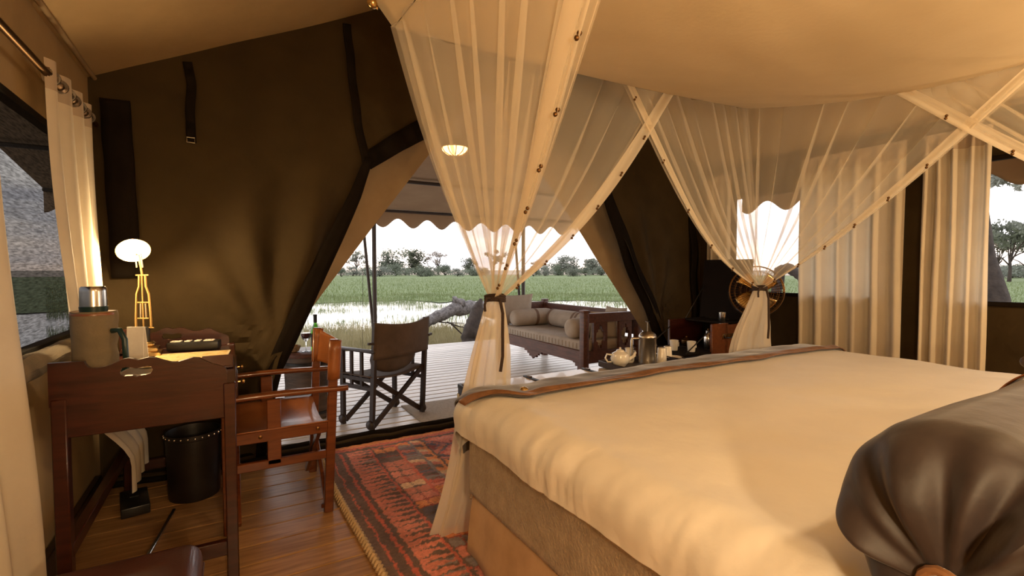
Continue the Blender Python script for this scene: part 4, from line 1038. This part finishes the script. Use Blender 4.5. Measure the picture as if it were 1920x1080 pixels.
sp2 = MB().beam((.17, .0, .010), (.27, .76, .010), .015, .015).build('foot_bar', STEEL, desk)

def desk_xy(px, py, z=DKz): p = on(px, py, 'z', z); return p
# brass lamp
bp_ = Vector((-.415, 3.20, DKz)); LM = thing('desk_lamp', 'polished brass adjustable desk lamp glowing on the writing desk', 'lamp', bp_, 0)
MB().box((0, 0, .012), (.15, .13, .024), None, .004, 1).build('base', BRASS, LM); MB().box((0, 0, .036), (.125, .105, .024), None, .004, 1).build('base', BRASS, LM); MB().box((0, 0, .062), (.095, .08, .028), None, .01, 1).build('base', BRASS, LM)
MB().box((0, 0, .115), (.05, .04, .08), None, .004, 1).build('pivot_block', BLACK, LM)
ax = Vector((RT.x, RT.y, 0))
def lpnt(s, z, d=0): return ax * s + Vector((0, 0, z)) + Vector((-.3, -.2, 0)).normalized() * d * 0
for sg in (-1, 1):
    MB().tube([lpnt(sg * .040, .15), lpnt(sg * .040, .20), lpnt(sg * .032 , .33), lpnt(sg * .018, .37), lpnt(sg * .016, .43)], .007, 8).build('arm_plate', BRASS, LM)
MB().tube([lpnt(0, .14), lpnt(-.002, .43)], .005, 8).build('centre_rod', BRASS, LM)
for z_, w_ in ((.15, .055), (.20, .03), (.285, .035), (.43, .034)): MB().tube([lpnt(-w_, z_), lpnt(w_, z_)], .0045, 8).build('cross_pin', BRASS, LM)
for sg in (-1, 1):
    MB().tube([lpnt(sg * .015, .205), lpnt(sg * .013, .28)], .004, 6).build('spring', STEEL, LM)
    MB().tube([lpnt(sg * .016 - .012, .47), lpnt(sg * .016 - .022, .56)], .004, 6).build('spring', STEEL, LM)
hd = on(250, 470, 'y', 3.17) - bp_
MB().tube([lpnt(0, .43), lpnt(-.02, .57), hd + Vector((.01, .02, -.02))], .0065, 8).build('upper_arm', BRASS, LM)
MB().tube([lpnt(-.04, .56), lpnt(.006, .555)], .004, 6).build('cross_pin', BRASS, LM)
nrm = (CAM - (bp_ + hd)).normalized(); nrm = (nrm * .55 + Vector((.12, -.1, -.55))).normalized()
zx_ = nrm; xx = zx_.orthogonal().normalized(); ML = Matrix((xx, zx_.cross(xx), zx_)).transposed()
MB().lathe([(.012, -.075), (.02, -.07), (.03, -.05), (.055, -.02), (.075, 0.0), (.0735, 0.0), (.05, -.02), (.02, -.045)], hd, 28, ML).build('lamp_shade', SHADEOUT, LM)
MB().lathe([(.003, -.006), (.066, -.008), (.066, -.012), (.003, -.014)], hd, 28, ML).build('glowing_disc', GLOW, LM)
MB().sphere(hd + ML @ Vector((0, 0, -.082)), .010, 10, 6).build('shade_knob', BRASS, LM)
ll = bpy.data.lights.new('desk_lamp_light', 'POINT'); ll.energy = 15; ll.color = (1.0, .70, .36); ll.shadow_soft_size = .03
lo_ = bpy.data.objects.new('desk_lamp_light', ll); COL.objects.link(lo_); lo_.location = bp_ + hd + nrm * .045
lo_.rotation_euler = (-nrm).to_track_quat('Z', 'Y').to_euler()

# thermos flask in a canvas jacket
tp_ = on(172, 640, 'y', 2.58); TH = thing('thermos_flask', 'large flask in a khaki canvas jacket with steel cup lid', 'flask', (tp_.x + .01, 2.58, DKz))
zc = on(172, 583, 'y', 2.58).z - DKz; zt = on(163, 537, 'y', 2.58).z - DKz
MB().grid(lambda u, v: (lambda th: ((.075 + .004 * nz(math.cos(th) * 2, math.sin(th) * 2, v * 3) + .003 * math.sin(v * 22 + th * 2) * max(0, math.cos(th + .6)) ) * math.cos(th), (.075 + .004 * nz(th, v * 3)) * math.sin(th), v * zc))(u * 6.2832), 48, 24, wrap=True).build('canvas_jacket', KHAKI, TH)
MB().lathe([(.003, zc - .002), (.074, zc - .002), (.077, zc - .008), (.077, zc - .016)], n=40).build('jacket_trim', LEATHER, TH)
MB().lathe([(.046, zc - .004), (.047, zc + .018), (.045, zc + .02)], n=32).build('collar', GREENP, TH)
MB().lathe([(.0455, zc + .018), (.0445, zt - .02), (.043, zt - .006), (.038, zt), (.003, zt + .001)], n=32).build('cup_lid', STEEL, TH)
hx = ax.normalized()
MB().tube([hx * .075 + Vector((0, -.01, zc * .72)), hx * .105 + Vector((0, -.01, zc * .73)), hx * .125 + Vector((0, -.01, zc * .60)), hx * .13 + Vector((0, -.01, zc * .2)), hx * .08 + Vector((0, -.01, zc * .12))], .011, 10).build('handle', GREENP, TH)
# note card, power strip, map, papers
nc = thing('note_card', 'small white folded card standing in front of the brass lamp', 'card', (on(253, 640, 'y', 2.82).x, 2.82, DKz), -25)
ncz = on(253, 613, 'y', 2.82).z - DKz
MB().box((0, 0, ncz / 2), (.075, .004, ncz), Matrix.Rotation(R(-4), 3, 'X'), .0015, 1).build('front_leaf', PAPER, nc); MB().box((0, .028, ncz / 2), (.075, .004, ncz), Matrix.Rotation(R(8), 3, 'X'), .0015, 1).build('back_leaf', PAPER, nc)
ps = thing('power_strip', 'black socket strip with pale outlets at the desk far end', 'power strip', (-.195, 3.27, DKz), -10)
MB().box((0, 0, .03), (.25, .09, .05), None, .008).build('housing', BLACK, ps)
for k, (xx_, w_) in enumerate(((-.085, .05), (-.028, .03), (.02, .03), (.075, .05))):
    s_ = MB().box((xx_, -.008, .0565), (w_, .05, .006), None, .002, 1).build('outlet', WHITEP, ps)
    for q in (-.010, .010): MB().box((xx_ + q, -.012, .0595), (.005, .008, .002)).build('slot', BLACK, s_, smooth=False)
for xx_ in (-.1, .1): MB().lathe([(.012, -.0), (.012, .008)], (xx_, 0, 0), 10).build('foot', BLACK, ps)
def sheet_col(name, nx_, ny_, sx, sy, colf, label, cat, loc, rz):
    b = MB(); b.grid(lambda u, v: ((u - .5) * sx, (v - .5) * sy, .002), nx_, ny_)
    o = b.build(name, mat(name + '_print', (1, 1, 1), .6, attr='pattern'), None, solid=.0015)
    ca = o.data.color_attributes.new('pattern', 'FLOAT_COLOR', 'POINT')
    for j in range(ny_ + 1):
        for i in range(nx_ + 1): ca.data[j * (nx_ + 1) + i].color = (*colf(i / nx_, j / ny_), 1)
    o.location = loc; o.rotation_euler = (0, 0, R(rz)); return tag(o, label, cat)
def mapc(u, v):
    if min(u, v, 1 - u, 1 - v) < .03: return (.62, .50, .30)
    h = nz(u * 7, v * 7, 3) + .5 * nz(u * 17, v * 17, 6)
    return (.62, .42, .15) if abs(h) < .08 else ((.50, .33, .12) if h > .25 else ((.66, .50, .24) if h > 0 else (.58, .45, .22)))
sheet_col('paper_map', 70, 60, .34, .40, mapc, 'printed yellow map lying flat on the desk top', 'map', (-.20, 2.98, DKz + .001), -4)
bl_ = MB().box((0, 0, .006), (.14, .34, .012), None, .003, 1).build('leather_folder', DKLEATHER); bl_.location = (-.075, 2.76, DKz + .003); tag(bl_, 'dark brown leather folder on the desk edge beside the map', 'folder')
pp = MB().grid(lambda u, v: ((u - .5) * .13, (v - .5) * .18, .004 + .003 * nz(u * 3, v * 3)), 8, 8).build('loose_paper', PAPER, solid=.001); pp.location = (-.22, 2.70, DKz + .002); pp.rotation_euler = (0, 0, R(25)); tag(pp, 'loose white sheet of paper on the desk by the map', 'paper')
ds = thing('glass_dish', 'small clear glass dish between flask and card', 'dish', (on(232, 662, 'z', DKz + .01).x, on(232, 662, 'z', DKz + .01).y, DKz))
MB().lathe([(.02, 0), (.035, .006), (.045, .03), (.043, .03), (.033, .009), (.004, .006)], n=24).build('bowl', GLASS, ds)
# bin
wb_ = thing('waste_bin', 'black leather waste bin with studded rim under the desk', 'bin', (-.206, 3.18, 0))
MB().lathe([(.118, .0), (.122, .01), (.130, .33), (.135, .335), (.135, .36), (.128, .362), (.124, .335), (.115, .012), (.004, .01)], n=40).build('bin_body', BLKLEATHER, wb_)
for k in range(26):
    a = k * 6.2832 / 26; MB().sphere((.1355 * math.cos(a), .1355 * math.sin(a), .347), .005, 6, 4).build('stud', STEEL, wb_)
MB().tube([(.128 * math.cos(.3), .128 * math.sin(.3) - .02, z * .03) for z in range(12)], .003, 5).build('stitching', LEATHER, wb_)
# floor box sockets under desk
ex = thing('extension_block', 'dark extension block on the floor under the desk', 'power strip', (-.47, 3.16, 0), 10)
MB().box((0, 0, .025), (.12, .26, .05), None, .006).build('housing', BLACK, ex)
MB().box((0, .03, .052), (.04, .04, .006), None, .002, 1).build('plug', BLACK, ex)

# leather stool
stl = thing('leather_stool', 'low dark brown leather stool in front of the desk end', 'stool', (-.275, 1.46, 0))
MB().box((0, 0, .415), (.37, .40, .11), None, .045, 5).build('seat', DKLEATHER, stl)
MB().tube([(x * .183, y * .198, .385) for x, y in ((-1, -1), (1, -1), (1, 1), (-1, 1), (-1, -1))], .006, 6).build('piping', DKLEATHER, stl)
for x in (-.14, .14):
    for y in (-.15, .15): MB().beam((x, y, 0), (x, y, .37), .04, .04, (1, 0, 0)).build('leg', MAHOG, stl)
for x in (-.14, .14): MB().beam((x, -.15, .12), (x, .15, .12), .025, .03).build('stretcher', MAHOG, stl)

# ================================================================== CAMPAIGN CHAIR
CC = thing('campaign_chair', 'reddish teak folding armchair with tan leather seat drawn up to the desk', 'chair', (.160, 2.885, 0), 90)
hw = .285
def ccp(b, n, m=TEAK, **k): return b.build(n, m, CC, **k)
for sx in (-1, 1):
    x = sx * hw
    ccp(MB().beam((x, -.245, 0), (x, -.285, .892), .045, .030, (1, 0, 0), .004), 'rear_post')
    ccp(MB().beam((x, .20, .0), (x, .20, .615), .04, .028, (1, 0, 0), .004), 'front_post')
    ccp(MB().beam((x, .0, .30), (x, .0, .62), .062, .022, (1, 0, 0), .004), 'arm_support')
    arm = [(-.345, .012), (-.335, .022), (-.25, .024), (0, .030), (.2, .024), (.32, .018)]
    o_ = [(y, .030 * (y > 9) + .0 + h) for y, h in arm]
    ccp(MB().grid(lambda u, v: (lambda y, th: Vector((x + .026 * math.copysign(abs(math.cos(th)) ** .6, math.cos(th)) * min(1, .5 + 8 * min(u, 1 - u)), y, .633 + .009 * math.sin(u * 3.14) + .014 * math.copysign(abs(math.sin(th)) ** .6, math.sin(th)))))(lerp(-.35, .33, u), v * 6.2832), 24, 16), 'arm')
    ccp(MB().beam((x, -.26, .305), (x, .20, .305), .022, .042), 'lower_rail')
    ccp(MB().beam((x, -.265, .445), (x, .20, .445), .024, .055), 'seat_rail')
    for yy in (-.20, .06, .17): ccp(MB().lathe([(.009, 0), (.009, .003), (.004, .005)], (x + sx * .012, yy, .445), 10, Matrix.Rotation(R(90 * sx), 3, 'Y')), 'screw', OLDBRASS)
    for yy in (-.225, .17):
        ccp(MB().beam((x * .97, yy + sx * .014, .03), (-x * .9, yy + sx * .014, .425), .020, .034), 'cross_leg')
    ccp(MB().beam((x, -.26, .03), (x * .93, -.215, .03), .02, .022), 'foot_peg')
for yy in (-.225, .17): ccp(MB().tube([(0, yy - .03, .225), (0, yy + .03, .225)], .008, 8), 'pivot_bolt', OLDBRASS)
ccp(MB().grid(lambda u, v: (lerp(-hw - .015, hw + .015, u), lerp(-.25, .19, v), .477 - .055 * math.sin(math.pi * u) + .003 * nz(u * 4, v * 4)), 24, 8), 'leather_seat', LEATHER, solid=.006)
ccp(MB().grid(lambda u, v: (lerp(-hw - .018, hw + .018, u), -.268 - .02 * v - .065 * math.sin(math.pi * u) - (.022 if u < .03 or u > .97 else 0), lerp(.69, .885, v) + (.0) - .035 * math.sin(math.pi * u) * v - .0), 30, 10), 'leather_back', LEATHER, solid=.006)
for sx in (-1, 1): ccp(MB().grid(lambda u, v: (sx * (hw + .002) + .022 * math.cos(u * 6.2832), -.279 - .012 * v + .030 * math.sin(u * 6.2832), lerp(.685, .885, v)), 14, 4, wrap=True), 'leather_sleeve', LEATHER, solid=.003)

# ================================================================== TRUNK AT THE BED FOOT AND TEA TRAY
tl = on(858, 722, 'y', 2.46); TT = tl.z
trk = thing('foot_trunk', 'low dark campaign trunk with sky reflection painted pale on its top at the foot of the bed', 'trunk', (tl.x, 2.14, 0))
TW, TD = 1.75, .32
MB().box((TW / 2, TD / 2, TT / 2 + .02), (TW, TD, TT - .06), None, .006).build('trunk_body', BLKLEATHER, trk)
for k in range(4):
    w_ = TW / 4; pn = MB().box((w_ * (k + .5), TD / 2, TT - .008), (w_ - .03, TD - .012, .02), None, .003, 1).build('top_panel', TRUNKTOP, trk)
for k in range(5):
    MB().box((min(TW - .012, max(.012, TW / 4 * k)), TD / 2, TT - .004), (.024, TD + .006, .024), None, .003, 1).build('strap', BLKLEATHER, trk)
    MB().box((min(TW - .02, max(.02, TW / 4 * k)), TD - .05 if k != 3 else .012, TT + .010), (.02, .04, .006), None, .002, 1).build('buckle', OLDBRASS, trk)
for x in (.03, TW - .03):
    for y in (.03, TD - .03):
        f0 = .018 if x < 1 else 0.0                         # left feet stand on the rug
        MB().box((x, y, (f0 + .056) / 2), (.05, .05, .056 - f0), None, .004, 1).build('foot', DARKWOOD, trk)
for zz in (.12, TT - .06):
    MB().box((.004, TD - .01, zz), (.012, .03, .03), None, .002, 1).build('corner_plate', BRASS, trk)
def tt(px, y): return (on(px, 640, 'y', y).x, y, TT + .002)
tx, ty, _ = tt(1212, 2.31)
tr_ = thing('tea_tray', 'dark wooden tray holding the tea things on the trunk', 'tray', (tx - .035, 2.31, TT + .007), 0)
MB().box((0, 0, .008), (.52, .26, .016), None, .003, 1).build('tray_base', DARKWOOD, tr_)
for s_ in (-1, 1):
    MB().box((0, s_ * .13, .022), (.52, .012, .034), None, .003, 1).build('rim', DARKWOOD, tr_); MB().box((s_ * .26, 0, .022), (.012, .26, .034), None, .003, 1).build('rim', DARKWOOD, tr_)
TRZ = TT + .023
def trp(px, y): return (on(px, 640, 'y', y).x, y, TRZ)
fp = thing('french_press', 'tall pewter coffee press with domed lid on the tray', 'coffee press', trp(1214, 2.30))
hp = on(1214, 627, 'y', 2.30).z - TRZ; htop = on(1212, 602, 'y', 2.30).z - TRZ; rp = .056
MB().lathe([(rp, 0), (rp * 1.02, .006), (rp, .012), (rp, hp - .025), (rp * 1.04, hp - .022), (rp * 1.04, hp - .012), (rp * .9, hp + .004), (rp * .55, hp + .018), (.006, hp + .022)], n=36).build('pot', PEWTER, fp)
MB().tube([(0, 0, hp + .015), (0, 0, htop - .006)], .0035, 8).build('plunger_rod', STEEL, fp); MB().lathe([(.003, htop - .008), (.013, htop - .006), (.014, htop - .002), (.003, htop)], n=16).build('plunger_knob', STEEL, fp)
hv = Vector((-RT.x, -RT.y, 0))
MB().tube([hv * rp + Vector((0, 0, hp * .86)), hv * (rp + .045) + Vector((0, 0, hp * .86)), hv * (rp + .048) + Vector((0, 0, hp * .8)), hv * (rp + .048) + Vector((0, 0, .02))], .009, 10).build('handle', PEWTER, fp)
tpx = thing('teapot', 'small white china teapot beside the coffee press', 'teapot', trp(1163, 2.33))
MB().lathe([(.035, 0), (.04, .006), (.058, .03), (.062, .05), (.052, .08), (.03, .092), (.026, .094)], n=32).build('pot', CHINA, tpx)
MB().lathe([(.028, .093), (.024, .102), (.006, .108), (.008, .116), (.002, .12)], n=20).build('lid', CHINA, tpx)
MB().tube([hv * .05 + Vector((0, 0, .07)), hv * .085 + Vector((0, 0, .075)), hv * .095 + Vector((0, 0, .05)), hv * .08 + Vector((0, 0, .025)), hv * .055 + Vector((0, 0, .025))], .006, 8).build('handle', CHINA, tpx)
MB().tube([hv * -.05 + Vector((0, 0, .04)), hv * -.085 + Vector((0, 0, .06)), hv * -.10 + Vector((0, 0, .088))], [.014, .010, .007], 8).build('spout', CHINA, tpx)
def tumbler(px, y, h, r, label):
    m_ = thing('china_mug', label, 'mug', trp(px, y))
    MB().lathe([(r, 0), (r * .98, .004), (r * .82, h - .004), (r * .78, h), (.004, h)], n=28).build('cup', CHINA, m_)
    for k in range(12):
        pass
tumbler(1241, 2.27, .10, .034, 'upturned white china cup right beside the coffee press'); tumbler(1252, 2.36, .085, .032, 'second upturned white cup behind the first on the tray')
mj = thing('milk_jug', 'small white china jug behind the coffee press handle', 'jug', trp(1180, 2.39))
MB().lathe([(.028, 0), (.034, .01), (.036, .05), (.026, .08), (.03, .095), (.027, .095), (.022, .08)], n=24).build('body', CHINA, mj)
MB().tube([(.03, 0, .075), (.055, 0, .07), (.055, 0, .035), (.033, 0, .03)], .005, 7).build('handle', CHINA, mj)
spn = thing('saucer', 'pale saucer at the tray end', 'saucer', trp(1262, 2.33)); MB().lathe([(.025, 0), (.05, .008), (.06, .014), (.058, .016), (.045, .01), (.004, .005)], n=28).build('dish', CHINA, spn)

# ================================================================== DRINKS CHEST AND FAN
ch = thing('drinks_chest', 'dark mahogany campaign drinks chest with raised lid and dropped flap', 'cabinet', (3.40, 2.60, 0))
CW, CD, CH = .46, .47, .80
def chp(b, n, m=MAHOG, **k): return b.build(n, m, ch, **k)
chp(MB().box((CW / 2, .012, CH / 2 + .12), (CW, .024, CH - .24), None, .004, 1), 'end_panel', TEAK); chp(MB().box((CW / 2, CD - .012, CH / 2 + .12), (CW, .024, CH - .24), None, .004, 1), 'end_panel')
chp(MB().box((CW - .01, CD / 2, CH / 2 + .12), (.02, CD, CH - .24), None, .003, 1), 'back_panel', BLACKWOOD)
chp(MB().box((CW / 2, CD / 2, .25), (CW, CD, .03), None, .003, 1), 'bottom_panel', DARKWOOD); chp(MB().box((CW / 2, CD / 2, .57), (CW, CD - .05, .02), None, .003, 1), 'shelf', BLACKWOOD)
chp(MB().box((CW / 2 + .10, CD / 2, CH - .008), (CW - .2, CD, .016), None, .003, 1), 'top_board', BLACKWOOD)
chp(MB().box((.012, CD / 2, .40), (.024, CD - .05, .32), None, .003, 1), 'lower_front', MAHOG)
chp(MB().box((-.17, CD / 2, .56), (.36, CD - .02, .02), None, .003, 1), 'drop_flap', BLACKWOOD)
for yy in (.03, CD - .03):
    chp(MB().tube([(-.28, yy, .575), (.0, yy, .74)], .005, 6), 'flap_stay', BLACK)
    for xx_ in (.03, CW - .03): chp(MB().box((xx_, yy, .12), (.045, .045, .24), None, .004, 1), 'leg', DARKWOOD)
ld = chp(MB().box((CW + .02, CD / 2, CH + .27), (.03, CD + .02, .54), Matrix.Rotation(R(6), 3, 'Y'), .004, 1), 'lid', BLACKWOOD)
MB().beam((CW - .25, CD - .02, CH), (CW + .0, CD - .02, CH + .3), .008, .012)  .build('lid_stay', BLACK, ld)
hn = chp(MB().box((.20, -.001, .69), (.15, .008, .045), None, .004, 2), 'recessed_handle', OLDBRASS)
MB().tube([(.14, -.006, .705), (.145, -.012, .68), (.20, -.014, .675), (.255, -.012, .68), (.26, -.006, .705)], .005, 7).build('grip', BLACK, hn)
FZ = .572
def cup(x, y, label):
    m_ = thing('white_mug', label, 'mug', (3.40 + x, 2.60 + y, FZ))
    MB().lathe([(.028, 0), (.030, .004), (.037, .085), (.0345, .085), (.028, .008), (.004, .007)], n=26).build('cup', CHINA, m_)
    MB().tube([(.033, 0, .065), (.055, 0, .062), (.056, 0, .032), (.030, 0, .026)], .005, 7).build('handle', CHINA, m_)
cup(-.20, .22, 'white mug on the chest flap nearer the canvas wall'); cup(-.13, .10, 'white mug on the chest flap nearer the chest end panel')
def jar(name, x, y, m, prof, label, cat, z=.581): 
    j = thing(name, label, cat, (3.40 + x, 2.60 + y, z)); MB().lathe(prof, n=20).build('body', m, j); MB().sphere((0, 0, prof[-1][1] + .006), .01, 8, 6).build('lid_knob', OLDBRASS, j)
jar('sugar_pot', .05, .30, OLDBRASS, [(.03, 0), (.045, .02), (.045, .05), (.02, .065), (.006, .07)], 'squat brass lidded pot inside the drinks chest', 'pot')
jar('cocktail_shaker', .08, .10, STEEL, [(.03, 0), (.036, .01), (.04, .09), (.032, .12), (.022, .13), (.022, .15), (.006, .155)], 'shiny steel shaker inside the drinks chest', 'shaker')
sc2 = thing('steel_cup', 'small steel cup standing on top of the drinks chest', 'cup', (3.40 + .30, 2.60 + .13, CH))
MB().lathe([(.03, 0), (.032, .004), (.032, .075), (.030, .075), (.029, .006), (.004, .005)], n=24).build('body', STEEL, sc2)

fc = on(1418, 546, 'y', 2.36); FN = thing('pedestal_fan', 'round wire-caged fan on a dark stand behind the gathered net', 'fan', (fc.x, 2.36, 0))
fz = fc.z; fr_ = .198; nd = Vector((-.75, -.66, 0)).normalized(); fx = Vector((-nd.y, nd.x, 0)); MF = Matrix((fx, Vector((0, 0, 1)), nd)).transposed()
FCv = Vector((0, 0, fz))
def circ(r, d, n=40): return [FCv + MF @ Vector((r * math.cos(2 * math.pi * k / n), r * math.sin(2 * math.pi * k / n), d)) for k in range(n + 1)]
cg = MB()
for r_, d_ in ((fr_, 0), (fr_ * .99, .025), (fr_ * .99, -.025)): cg.tube(circ(r_, d_), .004, 6, False)
cg.build('guard_ring', OLDBRASS, FN)
wr_ = MB()
for sgn in (1, -1):
    for k in range(48):
        a = 2 * math.pi * k / 48
        wr_.tube([FCv + MF @ Vector((q * fr_ * math.cos(a), q * fr_ * math.sin(a), sgn * (.025 + .035 * (1 - q * q)))) for q in (.16, .5, .8, .99)], .0014, 4, False)
    for q in (.16, .4, .6, .8): wr_.tube(circ(q * fr_, sgn * (.025 + .035 * (1 - q * q)), 32), .0014, 4, False)
tag(wr_.build('wire_cage', OLDBRASS, FN), kind='stuff')
for k in range(4):
    a0_ = k * math.pi / 2 + .5
    def bf(u, v): 
        r_ = lerp(.03, .165, u); an = a0_ + (v - .5) * (1.0 - .25 * u) + .25 * u; return FCv + MF @ Vector((r_ * math.cos(an), r_ * math.sin(an), (v - .5) * .04))
    MB().grid(bf, 8, 8).build('blade', BRASS, FN, solid=.002)
MB().lathe([(.035, -.09), (.045, -.08), (.045, -.03), (.028, -.02), (.028, .03), (.02, .04), (.003, .042)], FCv, 20, MF).build('motor', BLACK, FN)
MB().tube([(0, 0, .02), (0, 0, fz - .21)], .014, 10).build('pole', BLACK, FN); MB().lathe([(.14, 0), (.14, .015), (.03, .03), (.018, .06)], n=28).build('base', BLACK, FN)
yk = MB().tube([FCv + MF @ Vector((-.2 * math.cos(t), -.2 * math.sin(t) - .01, -.05 * math.sin(t))) for t in [k * math.pi / 12 for k in range(13)]], .007, 7).build('yoke', BLACK, FN)
